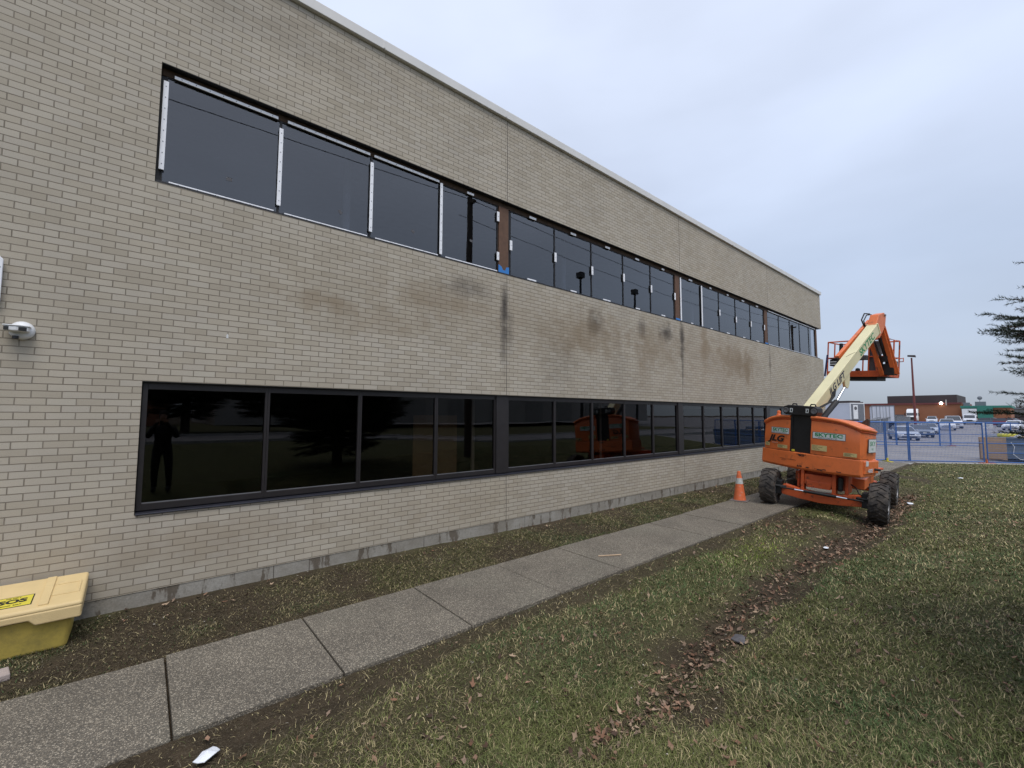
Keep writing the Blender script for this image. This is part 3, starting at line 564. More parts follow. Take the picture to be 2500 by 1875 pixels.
for k,(a,b) in enumerate(((4.79,5.015),(10.86,11.08),(16.95,17.20),(22.64,22.82))):
    MB().box(a,b,.075,.14,4.546,5.799).build('pillar_cover',M_wood,bld,bevel=.003)
    if k<3:
        t_=MB().prism([(a-.01,4.53),(b+.01,4.53),(b+.01,4.70-.02*k),(b-.05,4.69-.02*k),(b-.08,4.62),(a+.09,4.625),(a+.06,4.68-.02*k),(a-.01,4.71-.02*k)],.068,.073,axis=1) if k==0 else MB().box(a,b,.068,.073,4.546,4.62)
        t_.build('tape_patch',M_tape,bld)
# small stickers left on the panes
for x,z,rz_ in ((.66,4.83,0),(1.98,4.83,.9),(3.1,4.86,.6),(4.2,5.0,.2)):
    MB().box(-.03,.03,-.001,.001,-.02,.02).xf(Matrix.Translation((x,.102,z))@Matrix.Rotation(rz_,4,'Y')).build('glass_sticker',M_intd,bld)
MB().box(22.86,22.9,.32,13.8,4.53,5.89).box(22.9,22.95,.32,13.8,.96,2.34).build('side_glazing',M_carglass,bld)
# cardboard sheets leaning inside the lower window
tag(MB().box(3.36,3.74,.47,.48,.40,1.99).build('cardboard_sheet',M_card),'narrow brown cardboard sheet standing behind the ground floor glass, left half','cardboard',group='cardboard sheets inside the window')
tag(MB().box(3.76,4.2,.48,.49,.40,1.985).build('cardboard_sheet',M_card),'wider brown cardboard sheet behind the ground floor glass, right half','cardboard',group='cardboard sheets inside the window')
tag(MB().prism([(5.0,1.06),(5.09,1.06),(5.09,1.32),(5.0,1.34)],.3,.32,axis=1).build('paper_notice',M_int),'small pale notice standing at the corner of the second window bay','notice')

# ------------------------------------------------------------------ wall mounted things
t=thing('wall_sensor','white wall mounted dome sensor with two dark lens windows','sensor',(-.90,0,2.765))
MB().lathe([(.02,-.001),(.082,-.001),(.086,-.012),(.078,-.04),(.05,-.062),(.0,-.068)],axis='y',n=28,cap=False).build('back_dome',M_white,t,smooth=True)
hd=MB().prism([(-.10,-.125),(-.02,-.145),(.055,-.12),(.06,-.03),(-.085,-.03)],-.022,.024,axis=2)
h_=hd.build('sensor_head',M_white,t,bevel=.010,seg=3)
MB().prism([(-.105,-.03),(-.108,-.13),(-.02,-.152),(.062,-.125),(.064,-.03)],.022,.034,axis=2).build('sensor_hood',M_white,t,bevel=.006)
for x0,y0,x1,y1 in ((-.098,-.1265,-.066,-.1345),(-.004,-.1425,.044,-.1255)):
    MB().add([(x0,y0-.002,-.018),(x1,y1-.002,-.018),(x1,y1-.002,.016),(x0,y0-.002,.016),(x0,y0+.012,-.018),(x1,y1+.012,-.018),(x1,y1+.012,.016),(x0,y0+.012,.016)],[(0,1,2,3),(4,5,6,7),(0,1,5,4),(1,2,6,5),(2,3,7,6),(3,0,4,7)]).build('lens_window',M_ink,t)
MB().lathe([(.02,-.06),(.022,-.085)],c=(-.03,-.07,0),axis='z',n=14).build('lower_knob',M_black,t,smooth=True)
t=thing('wall_cabinet','pale sheet metal panel box at the left edge of the brick wall','panel',(-1.045,0,3.2))
MB().prism([(0,-.20),(0,.20),(-.05,.26),(-.6,.30),(-.6,-.25)],-.055,-.03,axis=1).build('face_plate',M_strip,t,bevel=.004)
MB().box(-.58,-.02,-.03,-.002,-.2,.19).build('backing_box',M_grey,t); MB().box(-.02,-.012,-.057,-.054,.12,.128).build('screw',M_screw,t)
tag(MB().prism([(-.012,-.02),(.012,-.022),(.010,.01),(.002,.03),(-.01,.012)],-.003,-.001,axis=1).xf(Matrix.Translation((.707,0,2.904))).build('tape_scrap',M_white),'tiny white scrap stuck on the brick between the window rows','scrap')

# ------------------------------------------------------------------ salt bin
t=thing('salt_bin','yellow plastic grit bin with faded cream lid beside the brick wall','grit bin',(-.95,-.28,-.03))
body=MB(); a=[(-.50,-.22),(.53,-.22),(.53,.22),(-.50,.22)]; b=[(-.54,-.26),(.56,-.26),(.56,.235),(-.54,.235)]
v=[(x,y,0) for x,y in a]+[(x,y,.30) for x,y in b]; body.add(v,[(3,2,1,0),(0,1,5,4),(1,2,6,5),(2,3,7,6),(3,0,4,7)])
body.add([(x*.97,y*.95,.30) for x,y in b],[(0,1,2,3)]); body.build('bin_body',M_bin,t,bevel=.035,seg=4)
lid=MB(); A=[(-.58,-.31,.405),(.62,-.31,.405),(.62,.25,.505),(-.58,.25,.505)]; B=[(x,y,z-.045) for x,y,z in A]
lid.add(A+B,[(0,1,2,3),(7,6,5,4),(0,4,5,1),(1,5,6,2),(2,6,7,3),(3,7,4,0)]); ld=lid.build('bin_lid',M_lid,t,bevel=.03,seg=4)
sk=MB(); sk.prism([(-.58,.27),(.05,.27),(.10,.315),(.30,.315),(.34,.27),(.615,.27),(.615,.372),(-.58,.372)],-.312,-.285,axis=1)
sk.prism([(-.31,.27),(.245,.36),(.245,.47),(-.31,.372)],.59,.617,axis=0); sk.build('lid_skirt',M_lid,t,bevel=.012,seg=3)
def slope(y): return .405+(y+.31)/.56*.10
def onlid(x0,x1,y0,y1,hh,name='lid_rib',mat=M_lid,par=None,bv=.004,b0=-.003):
    return MB().add([(x0,y0,slope(y0)+b0),(x1,y0,slope(y0)+b0),(x1,y1,slope(y1)+b0),(x0,y1,slope(y1)+b0),(x0,y0,slope(y0)+hh),(x1,y0,slope(y0)+hh),(x1,y1,slope(y1)+hh),(x0,y1,slope(y1)+hh)],[(0,3,2,1),(4,5,6,7),(0,1,5,4),(1,2,6,5),(2,3,7,6),(3,0,4,7)]).build(name,mat,par or ld,bevel=bv)
onlid(.345,.405,-.27,.22,.014); onlid(-.32,-.26,-.27,.22,.014); onlid(.41,.585,-.135,-.12,.009); onlid(.41,.585,.06,.075,.009); onlid(.57,.585,-.12,.06,.008)
lb=onlid(.055,.30,-.21,-.03,.0015,'warning_label',M_ink,None,0,.0002); onlid(.063,.292,-.202,-.038,.0022,'label_field',M_label,None,0,.0017)
mt=basis((.178,-.115,slope(-.115)+.0035),(1,0,0),(0,.56,.10)); tm=textmesh('SOS',.085,.004,.0004,1.15); tm.xf(mt).build('label_lettering',M_ink,ld)
for yy,sz,s in ((-.175,.017,'SAND  SALT'),(-.06,.017,'ICE MELT')):
    textmesh(s,sz,.0006,.0003,1.3).xf(basis((.178,yy,slope(yy)+.0035),(1,0,0),(0,.56,.10))).build('label_lettering',M_ink,ld)
tag(MB().box(-.20,.10,-.08,.08,0,.05).xf(Matrix.Translation((-.80,-.82,-.035))@Matrix.Rotation(R(12),4,'Z')).build('paver_brick',M_paver,bevel=.008),'pale pinkish paver lying on the soil in front of the grit bin','paver')

# ------------------------------------------------------------------ litter and small ground things
def scrap(name,lab,cat,x,y,s,mat,h_=.012,seed=1,el=1.8,rz=0.3,th=.004):
    r_=random.Random(seed); n=11; m=MB(); top=[]; 
    for k in range(n):
        a=2*math.pi*k/n; q=s*r_.uniform(.7,1.15); px_,py_=q*math.cos(a)*el/2*1.2,q*math.sin(a)*.78; X=px_*math.cos(rz)-py_*math.sin(rz); Y=px_*math.sin(rz)+py_*math.cos(rz)
        top.append((X,Y,r_.uniform(0,h_)))
    m.add(top+[(0,0,h_*1.5)]+[(p[0],p[1],p[2]-th) for p in top]+[(0,0,h_*1.5-th)],[(k,(k+1)%n,n) for k in range(n)]+[(n+1+(k+1)%n,n+1+k,2*n+1) for k in range(n)]+[(k,n+1+k,n+1+(k+1)%n,(k+1)%n) for k in range(n)])
    o=m.build(name,mat); o.location=(x,y,float(ground_z(x,y))+.028); return tag(o,lab,cat)
scrap('plastic_scrap','crumpled white plastic scrap on the dark soil beside the walk','scrap',.385,-2.77,.066,M_paper,.018,3,1.7,.5)
scrap('paper_scrap','flat white paper scrap in the leaves beyond the right wheel of the boom lift','paper',14.4,-3.95,.09,M_paper,.012,5,2.2,.2)
scrap('paper_scrap','small white paper scrap on the far lawn near the fence','paper',20.4,-4.35,.09,M_paper,.02,8,2,.1)
scrap('flat_stone','flat grey stone sunk among leaves in the swale','stone',4.43,-4.10,.085,M_stone,.014,9,1.9,.5,.012)
scrap('paper_scrap','thin white scrap among the leaves short of the boom lift','paper',8.6,-3.72,.06,M_paper,.01,12,2,.3)
tag(MB().beam((-.17,0,.012),(.17,.03,.014),.022,.012).xf(Matrix.Translation((5.16,-2.04,.0))@Matrix.Rotation(R(-35),4,'Z')).build('wood_stick',M_stick,bevel=.003),'pale wooden stick lying across the walk','stick')
for x,y,a in ((-.05,-1.55,.4),(.13,-1.9,.7),(1.42,-1.45,.2),(1.5,-1.32,.9),(1.44,-1.6,.3),(2.9,-1.75,1.2),(.7,-1.95,0)):
    pass
# ------------------------------------------------------------------ traffic cone
t=thing('traffic_cone','scuffed orange traffic cone with pale band standing at the edge of the walk','traffic cone',(10.85,-1.44,-.002),R(12))
MB().box(-.19,.19,-.19,.19,0,.028).build('cone_base',M_cbase,t,bevel=.012)
c=MB().lathe([(.135,.026),(.13,.05),(.105,.22),(.083,.39),(.06,.54),(.034,.685),(.024,.69),(.02,.66)],n=28,cap=False).build('cone_body',M_cone,t,smooth=True)
MB().lathe([(.0855,.40),(.0665,.53)],n=28,cap=False).build('reflective_band',M_band,t,smooth=True)

# ================================================================== BOOM LIFT
lift=thing('boom_lift','orange and cream telescopic boom lift parked half on the walk with its platform raised','boom lift')
al=R(3.9)
# local x = lift's right, y = forward (along the wall), z = up, leaning to its right into the swale
lift.matrix_world=Matrix(((0,1,0,11.24),(-math.cos(al),0,-math.sin(al),-2.93),(-math.sin(al),0,math.cos(al),-.065),(0,0,0,1)))
CH=Matrix.Rotation(R(5),4,'Z'); TT=Matrix.Translation((0,1.2,0))@Matrix.Rotation(R(-10),4,'Z')
def ch(m,name,mat,par=None,**k): return m.xf(CH).build(name,mat,par or lift,**k)
def tt(m,name,mat,par=None,**k): return m.xf(TT).build(name,mat,par or lift,**k)
def wheel(cx,cy_,side,steer=0.):
    W=.155; r=.395
    t_=MB().lathe([(.20,-W*.86),(.235,-W*.93),(.33,-W),(.372,-W*.90),(.376,-W*.5),(.378,0),(.376,W*.5),(.372,W*.90),(.33,W),(.235,W*.93),(.20,W*.86)],axis='x',n=40)
    for k in range(17):
        for s in (-1,1):
            a0=2*math.pi*(k+(.5 if s>0 else 0))/17
            q=[]
            for u,da in ((-.012,-.04),(.05,.03),(.10,.13),(.152,.20)):
                q.append((u*s,a0+da))
            for i in range(3):
                (u0,b0),(u1,b1)=q[i],q[i+1]; th=.056
                for_=[]
                for rr_ in (.365,r-(.004 if i==2 else 0)):
                    for u,b in ((u0,b0),(u0,b0+th*1.6),(u1,b1+th*1.6),(u1,b1)):
                        rr2=rr_-(.028 if abs(u)>.14 and rr_>.38 else 0)
                        for_.append((u,rr2*math.cos(b),rr2*math.sin(b)))
                t_.add(for_,[(0,3,2,1),(4,5,6,7),(0,1,5,4),(1,2,6,5),(2,3,7,6),(3,0,4,7)])
            # shoulder block
            b=a0+.20; th=.085; t_.add([(s*.150,rr_*math.cos(bb),rr_*math.sin(bb)) for rr_ in (.33,.366) for bb in (b,b+th)]+[(s*.162,rr_*math.cos(bb),rr_*math.sin(bb)) for rr_ in (.33,.366) for bb in (b,b+th)],[(0,1,3,2),(4,5,7,6),(0,1,5,4),(2,3,7,6),(0,2,6,4),(1,3,7,5)])
    T=Matrix.Translation((cx,cy_,.397))@Matrix.Rotation(steer,4,'Z')
    w_=ch(t_.xf(T),'wheel',M_rub,bevel=0)
    rm=MB().lathe([(.0,.03*side),(.07,.035*side),(.075,.07*side),(.10,.05*side),(.185,.02*side),(.20,.10*side),(.213,.145*side),(.205,.148*side),(.19,.10*side),(.17,.0),(.17,-.10*side),(.205,-.14*side),(.0,-.12*side)],axis='x',n=28,cap=False)
    for k in range(8):
        a=k*math.pi/4; rm.tube([(.045*side,.115*math.cos(a),.115*math.sin(a)),(.07*side,.115*math.cos(a),.115*math.sin(a))],.013,6)
    ch(rm.xf(T),'rim',M_grey,w_,smooth=True)
for cx,cy_,sd_,st_ in ((-.96,0,-1,.03),(.97,0,1,.03),(-.95,2.4,-1,0),(.94,2.4,1,0)): wheel(cx,cy_,sd_,st_)
# chassis
m=MB().box(-.42,.40,.18,2.25,.50,.83).box(.40,.46,.1,.62,.44,.84).box(-.47,-.42,.15,.5,.44,.80); m.box(-.30,.24,-.02,.2,.56,.78)
ch(m,'chassis',M_orangeD,bevel=.012)
ch(MB().prism([(-.74,.36),(-.68,.50),(-.35,.44),(0,.40),(.35,.44),(.68,.50),(.76,.36),(.72,.27),(.40,.23),(0,.20),(-.40,.23),(-.70,.27)],-.09,.09,axis=1),'front_axle',M_orangeD,bevel=.012)
ch(MB().prism([(-.80,.34),(-.7,.52),(.7,.52),(.80,.34),(.7,.27),(-.7,.27)],2.28,2.52,axis=1),'rear_axle',M_orangeD,bevel=.012)
ch(MB().box(.42,.66,.75,2.32,.50,.72).box(-.64,-.44,.8,2.3,.50,.72),'side_frame',M_orange,bevel=.012)
for a,b in ((-.36,-.30),(.20,.27)): ch(MB().box(a,b,-.05,.2,.34,.86),'pivot_mount',M_orangeD,bevel=.01)
ch(MB().box(.29,.38,-.02,.1,.50,.80),'drive_motor',M_black,bevel=.03)
ch(MB().box(-.26,.18,-.03,.17,.5,.64),'axle_cross_beam',M_orangeD,bevel=.01)
ch(MB().tube([(-.72,-.15,.42),(.74,-.15,.40)],.018,10).tube([(-.28,-.15,.414),(.30,-.15,.406)],.032,12),'steering_cylinder',M_black,smooth=True)
ch(MB().tube([(-.45,-.155,.418),(-.27,-.155,.414)],.021,10).tube([(.30,-.155,.408),(.48,-.155,.404)],.021,10),'steering_rod',M_chrome,smooth=True)
for s in (-1,1):
    ch(MB().box(s*.78-.07,s*.78+.07,-.12,.12,.26,.56).tube([(s*.62,-.1,.44),(s*.84,-.14,.44)],.03,8).tube([(s*.70,0,.40),(s*.90,0,.40)],.085,14),'steering_knuckle',M_black,bevel=.012)
    ch(MB().box(s*.78-.06,s*.78+.06,2.3,2.5,.28,.52),'drive_hub',M_black,bevel=.012)
for q_ in (((-.5,.1,.62),(-.62,-.02,.60),(-.66,-.05,.50),(-.74,-.02,.44)),((.5,.15,.66),(.60,.02,.62),(.66,-.04,.52),(.76,-.02,.46))): ch(MB().tube(q_,.013,6),'brake_hose',M_black,smooth=True)
tt(MB().lathe([(.48,.83),(.48,.90),(.40,.92)],n=32).box(-.25,.2,-.4,.5,.86,.9),'slewing_ring',M_black)
tt(MB().box(-.62,.62,-1.0,.7,.885,.93),'turntable_deck',M_orangeD,bevel=.01)
# turntable: counterweight
def bowy(tx): return -1.335+.115*tx*tx
cw=MB(); st_=[-1.06+2.0*i/14 for i in range(15)]; 
def cwz(tx): return .855+.02*abs(tx)**2, 1.225
sec=[]
for tx in st_:
    zb_,zt_=cwz(tx); y=bowy(tx)-.02; sec.append([(tx,y+.03,zb_),(tx,y,zb_+.05),(tx,y+.012,zt_),(tx,-.55,zt_),(tx,-.55,zb_)])
v=[p for s in sec for p in s]; f=[]
for i in range(14):
    for k in range(5): a=i*5+k; b=i*5+(k+1)%5; f.append((a,b,b+5,a+5))
f+=[(0,1,2,3,4),(74,73,72,71,70)]; cw.add(v,f); cwo=tt(cw,'counterweight',M_orange,bevel=.018,seg=2)
tt(MB().box(.80,.965,-1.12,-.5,.93,1.2),'counterweight_end',M_orange,bevel=.02)
sc=MB()
for k,(x0,z0,ln,hh) in enumerate(((-.58,1.05,.36,.006),(-.55,1.02,.10,.006),(-.20,.935,.10,.02),(-.02,.93,.07,.018),(.15,.93,.22,.008),(.2,.915,.1,.012),(.55,.93,.08,.012),(-.22,1.19,.20,.018),(-.18,1.165,.12,.02),(.30,.94,.06,.006))):
    r_=random.Random(k); n=7; top=[(x0+ln*i/n,z0+hh*r_.uniform(.2,1)) for i in range(n+1)]; bot=[(x0+ln*i/n,z0-hh*r_.uniform(.2,1)) for i in range(n,-1,-1)]
    P=top+bot; o_=len(sc.v); sc.v+=[(p,bowy(p)-.0235+.0*q,q) for p,q in P]; sc.f+=[(o_+i,o_+i+1,o_+2*n-i,o_+2*n+1-i) for i in range(n)]
tt(sc,'paint_scratches',M_black,cwo)
# hoods
def hood(tx0,tx1,top,name,outer):
    n=10; xs_=[tx0+(tx1-tx0)*i/n for i in range(n+1)]; m=MB(); rows=[]
    yfr=[0,.25,.5,.75,1.0,1.3]; 
    for j,dy in enumerate(yfr):
        taper=[1,1.02,1.0,.945,.84,.66][j]
        for k,x in enumerate(xs_):
            xx=x if outer==0 else x*(taper if abs(x)>.5 else 1)
            rows.append((xx,bowy(x)+.03+dy+(.03 if j==0 else 0),top(x)-.05*dy**1.5))
    base=len(rows); rows+=[(x,bowy(x)+.0,1.235) for x in xs_]      # rear bottom
    rows+=[(x*(.66 if abs(x)>.5 else 1),bowy(x)+1.33,1.0) for x in xs_]
    mid=len(rows); rows+=[(x,bowy(x)-.012,1.235+(top(x)-1.235)*.45) for x in xs_]; mid2=len(rows); rows+=[(x,bowy(x)+.005,1.235+(top(x)-1.235)*.86) for x in xs_]
    w=n+1; F=[]
    for j in range(len(yfr)-1):
        for k in range(n): a=j*w+k; F.append((a,a+1,a+w+1,a+w))
    for k in range(n):
        F.append((base+k,base+k+1,mid+k+1,mid+k)); F.append((mid+k,mid+k+1,mid2+k+1,mid2+k)); F.append((mid2+k,mid2+k+1,k+1,k))
        a=(len(yfr)-1)*w+k; F.append((a,a+1,base+w+k+1,base+w+k))
    for k in (0,n):      # side walls with a slight bulge
        e=[j*w+k for j in range(len(yfr))]; x=xs_[k]; bl=.03*(1 if x>0 else -1) if (abs(x)>.5) else 0
        lo=[]; ml=[]
        for j,dy in enumerate(yfr):
            i_=len(rows); tp=rows[e[j]]; rows.append((tp[0]+bl*.3,tp[1],1.06 if dy>.3 and abs(x)>.5 else 1.235)); lo.append(i_)
            i_=len(rows); rows.append((tp[0]+bl,tp[1],1.235+(tp[2]-1.235)*.5)); ml.append(i_)
        for j in range(len(yfr)-1): F.append((e[j],e[j+1],ml[j+1],ml[j])); F.append((ml[j],ml[j+1],lo[j+1],lo[j]))
        F.append((e[0],ml[0],mid+k,mid2+k)); F.append((ml[0],lo[0],base+k,mid+k))
    m.add(rows,F); h_=tt(m,name,M_orange,smooth=True)
    rim=MB(); path=[(x,bowy(x)-.004,top(x)-.025) for x in xs_]; 
    if outer:
        x=xs_[n] if outer>0 else xs_[0]; s=1 if outer>0 else -1
        extra=[(x+.02*s,bowy(x)+.05,top(x)-.03),(x*1.02+.02*s,bowy(x)+.25,top(x)-.045),(x*1.0+.02*s,bowy(x)+.5,top(x)-.07),(x*.945+.015*s,bowy(x)+.75,top(x)-.09)]
        path=path+extra if outer>0 else extra[::-1]+path
    rim.tube(path,.036,10); tt(rim,'hood_rim',M_orange,h_,smooth=True)
    lp=MB(); lp.tube([(p[0]*1.0,p[1]+.012,p[2]-.052) for p in path],.018,8); tt(lp,'rim_seal',M_orangeD,h_,smooth=True)
    return h_
topR=lambda x: 2.045-.10*max(0,x)**2*1.3-.13*max(0,x-.55)**1.5*2.2
topL=lambda x: 2.03-.35*(max(0,abs(x)-.50))**1.6-.25*max(0,abs(x)-.85)
hr=hood(.055,.92,topR,'engine_hood',1); hl=hood(-1.00,-.385,topL,'tank_hood',-1)
def plate(par,x0,x1,z0,z1,mat,name,off=.016,ty=None,rim=None):
    """thin decal plate following the bowed rear face"""
    n=5; m=MB(); xs_=[x0+(x1-x0)*i/n for i in range(n+1)]; f=ty or bowy
    for i in range(n): m.add([(xs_[i],f(xs_[i])-off,z0),(xs_[i+1],f(xs_[i+1])-off,z0),(xs_[i+1],f(xs_[i+1])-off,z1),(xs_[i],f(xs_[i])-off,z1)],[(0,1,2,3)])
    return tt(m,name,mat,par)
def bowtext(par,s,xc,zc,size,mat,name,bold=.0,sx=1.,shear=0.,off=.02,tilt=0.):
    tm=textmesh(s,size,bold,.0004,sx,shear); tm.v=[(xc+x*math.cos(tilt)-y*math.sin(tilt),bowy(xc+x)-off-z,zc+y*math.cos(tilt)+x*math.sin(tilt)) for x,y,z in tm.v]
    return tt(tm,name,mat,par)
def logo(par,x0,x1,z0,z1,ang=0,yellow=None):
    plate(par,x0,x1,z0,z1,M_grey,'decal_border',.016); plate(par,x0+.01,x1-.01,z0+.01,z1-.01,M_decal,'decal',.0175)
    xc,zc=(x0+x1)/2,(z0+z1)/2; bowtext(par,'SKYTEC',xc,zc+.012,(z1-z0)*.72,M_dgreen,'lettering',.0035,(x1-x0)*.84/((z1-z0)*.72*3.55),off=.019)
    tm=MB().box(xc-(x1-x0)*.42,xc-(x1-x0)*.37,-.0005,.0005,zc+.008,zc+.02).box(xc+(x1-x0)*.38,xc+(x1-x0)*.43,-.0005,.0005,zc+.02,zc+.03)
    tm.v=[(x,bowy(x)-.019+y,z) for x,y,z in tm.v]; tt(tm,'lettering',M_dgreen,par)
    bowtext(par,'WORK PLATFORM RENTALS',xc-.02,z0+.027,.024,M_ink,'lettering',0,1.15,off=.019)
logo(hr,.09,.69,1.575,1.72); logo(hl,-.83,-.395,1.60,1.745)
bowtext(hl,'JLG',-.70,1.485,.19,M_ink,'lettering',.008,1.22,.3,off=.024)
bowtext(hl,'SELF PROPELLED',-.73,1.385,.018,M_decal,'lettering',0,1.1,off=.022)
for x0,x1,z0,z1,h_ in ((.08,.37,1.32,1.44,hr),(.66,.88,1.27,1.345,hr),(-.66,-.43,1.28,1.355,hl),(-.97,-.86,1.30,1.38,hl)):
    plate(h_,x0,x1,z0,z1,M_dyel,'warning_decal',.0185)
    ln=MB(); r_=random.Random(int(x0*99))
    for k in range(4):
        zz=z0+(z1-z0)*(.2+.2*k); a=x0+.015; b=a+(x1-x0-.03)*r_.uniform(.35,.95); ln.add([(a,bowy(a)-.0195,zz),(b,bowy(b)-.0195,zz),(b,bowy(b)-.0195,zz+.006),(a,bowy(a)-.0195,zz+.006)],[(0,1,2,3)])
    tt(ln,'decal_lines',M_ink,h_)
# decals on the right flank
sp_=MB().box(.995,.999,-.86,-.56,1.36,1.66); 
sp_=MB().add([(.963,-1.02,1.37),(.957,-.68,1.40),(.955,-.68,1.64),(.963,-1.02,1.66)],[(0,1,2,3)])
def flank(y0,y1,z0,z1,mat,name,off=0): 
    x=.978+off; return tt(MB().box(x-.012,x,y0,y1,z0,z1),name,mat,hr)
flank(-1.03,-.70,1.37,1.65,M_grey,'decal_border',.004); flank(-1.02,-.71,1.38,1.64,M_decal,'decal',.0055)
textmesh('SKY',.13,.001,.0004,1.1).xf(TT@basis((.985,-.865,1.55),(0,1,0),(0,0,1))).build('lettering',M_dgreen,hr)
textmesh('TEC',.05,.0,.0004,1.1).xf(TT@basis((.985,-.865,1.44),(0,1,0),(0,0,1))).build('lettering',M_dgreen,hr)
tt(MB().box(.955,.972,-1.08,-.98,1.10,1.20),'serial_plate',M_decal,cwo)
textmesh('400S',.11,.002,.0006,1.0,.2).xf(TT@basis((.974,-.90,1.0),(0,1,0),(0,0,1))).build('lettering',M_decal,cwo)
tt(MB().tube([(.93,-.70,1.02),(1.06,-.66,1.02)],.024,8),'exhaust_pipe',M_black,smooth=True)
# black slot and cradle
tt(MB().box(-.39,.06,-1.29,-1.2,1.19,2.06).box(-.39,-.34,-1.31,-1.29,1.19,2.06).box(.01,.06,-1.31,-1.29,1.19,2.06),'boom_slot',M_black,bevel=.006)
bx=MB(); bx.prism([(-.54,2.14),(-.50,2.06),(-.38,2.05),(.06,2.05),(.15,2.06),(.18,2.13),(.17,2.22),(.10,2.26),(-.42,2.27),(-.52,2.24)],-1.37,-1.12,axis=1)
cr=tt(bx,'boom_cradle',M_black,bevel=.015)
for x in (-.46,.115): tt(MB().lathe([(.055,-1.372),(.06,-1.385),(.045,-1.388),(.04,-1.374)],c=(x,0,2.155),axis='y',n=20,cap=False).lathe([(.04,-1.376),(0,-1.372)],c=(x,0,2.155),axis='y',n=16,cap=False),'work_light',M_grey,cr,smooth=True)
for x in (-.35,-.02): tt(MB().box(x-.03,x+.03,-1.374,-1.3715,2.11,2.20),'warning_decal',M_decal,cr); tt(MB().prism([(x-.015,2.13),(x+.02,2.13),(x-.005,2.18),(x+.01,2.19)],-1.376,-1.3745,axis=1),'decal_mark',M_ink,cr)
tt(MB().tube([(-.37,-1.3,2.25),(-.35,-1.3,2.30),(-.28,-1.3,2.30),(-.26,-1.3,2.25)],.014,8),'lifting_eye',M_black,cr,smooth=True)
tt(MB().tube([(-.0,-1.3,2.25),(.02,-1.3,2.30),(.10,-1.3,2.30),(.12,-1.3,2.25)],.014,8),'lifting_eye',M_black,cr,smooth=True)
tt(MB().lathe([(.045,2.0),(.05,2.03),(.035,2.05),(.04,2.10),(.025,2.125),(.0,2.13)],c=(-.78,-1.08,0),n=16),'warning_beacon',M_orange,hl,smooth=True)
tt(MB().box(-.34,-.285,-1.33,-1.29,1.235,1.28),'slot_tag',M_label,cr,bevel=.006)
tt(MB().prism([(.42,1.80),(.44,1.91),(.60,2.05),(.64,2.02),(.62,1.72)],-.14,-.08,axis=1),'side_guard',M_bark,bevel=.01)
# boom (box section rising at about 36 degrees)
a_=math.atan(.735); bd=Vector((0,math.cos(a_),math.sin(a_))); bn=Vector((0,-math.sin(a_),math.cos(a_))); BO=Vector((-.225,0,2.93))   # a point on the top face centre line
def bpt(s,h_,x=0): p=BO+bd*s+bn*h_; return (p.x+x,p.y,p.z)
bm_=MB(); W=.115; D=.28
def boomsec(s0,s1,W,t0,t1,ch_=.0):
    sec=[(-W,-t1),(-W,-t0),(W,-t0),(W,-t1)]; v=[bpt(s,h_,x) for s in (s0,s1) for x,h_ in sec]; return MB().add(v,[(0,1,2,3),(7,6,5,4),(0,4,5,1),(1,5,6,2),(2,6,7,3),(3,7,4,0)])
boom=tt(boomsec(-1.35,2.66,W,0,D),'boom',M_cream,bevel=.012)
tt(boomsec(2.60,2.65,W+.01,-.01,D+.01),'boom_collar',M_cream,boom,bevel=.006)
tt(MB().box(-.36,-.10,-1.12,-.80,2.02,2.24),'boom_foot',M_cream,boom,bevel=.02)
tt(boomsec(2.60,2.80,W-.03,.03,D-.03),'fly_section',M_orange,boom,bevel=.01)
def boomtext(s,sc_,hh,size,mat,bold,sx,shear=0.):
    o_=bpt(sc_,-hh,W+.002); textmesh(s,size,bold,.0005,sx,shear).xf(TT@basis(o_,tuple(bd),tuple(bn))).build('lettering',mat,boom)
boomtext('JLG LIFT',.03,.150,.235,M_dnavy,.006,.98,.15)
boomtext('SKYTEC',1.84,.15,.255,M_dgreen,.006,1.02)
tt(MB().tube([bpt(1.0,.002,-.02),bpt(1.1,.004,.03),bpt(1.2,.002,.10),bpt(1.22,-.03,.134)],.004,5),'loose_cable',M_black,boom)
# nose
ns=MB().prism([(2.02,4.36),(2.12,4.52),(2.26,4.76),(2.55,4.84),(2.66,4.74),(2.64,4.50),(2.50,4.32),(2.34,4.14),(2.15,4.10)],-.335,-.13,axis=0)
nose=tt(ns,'boom_nose',M_orange,bevel=.015); tt(MB().tube([(-.36,2.58,4.77),(-.11,2.58,4.77)],.03,12),'pivot_pin',M_grey,nose,smooth=True)
tt(MB().tube([(-.43,2.2,4.45),(-.44,2.05,4.62),(-.42,2.15,4.80),(-.36,2.30,4.80)],.017,8).tube([(-.40,2.2,4.42),(-.41,2.10,4.60),(-.39,2.2,4.76),(-.33,2.32,4.78)],.014,8),'hose_loop',M_black,nose,smooth=True)
# hose track on the left side
tk=MB(); tk.beam((-.455,.86,3.50),(-.455,2.55,4.63),.085,.13,upv=bn); track=tt(tk,'hose_track',M_orange,bevel=.008)
tt(MB().box(-.56,-.38,.72,.93,3.30,3.46).box(-.55,-.39,.70,.9,3.47,3.50),'track_bracket',M_black,track,bevel=.012)
tt(MB().box(-.545,-.40,.695,.70,3.33,3.35).box(-.545,-.40,.695,.70,3.39,3.41),'bracket_label',M_decal,track)
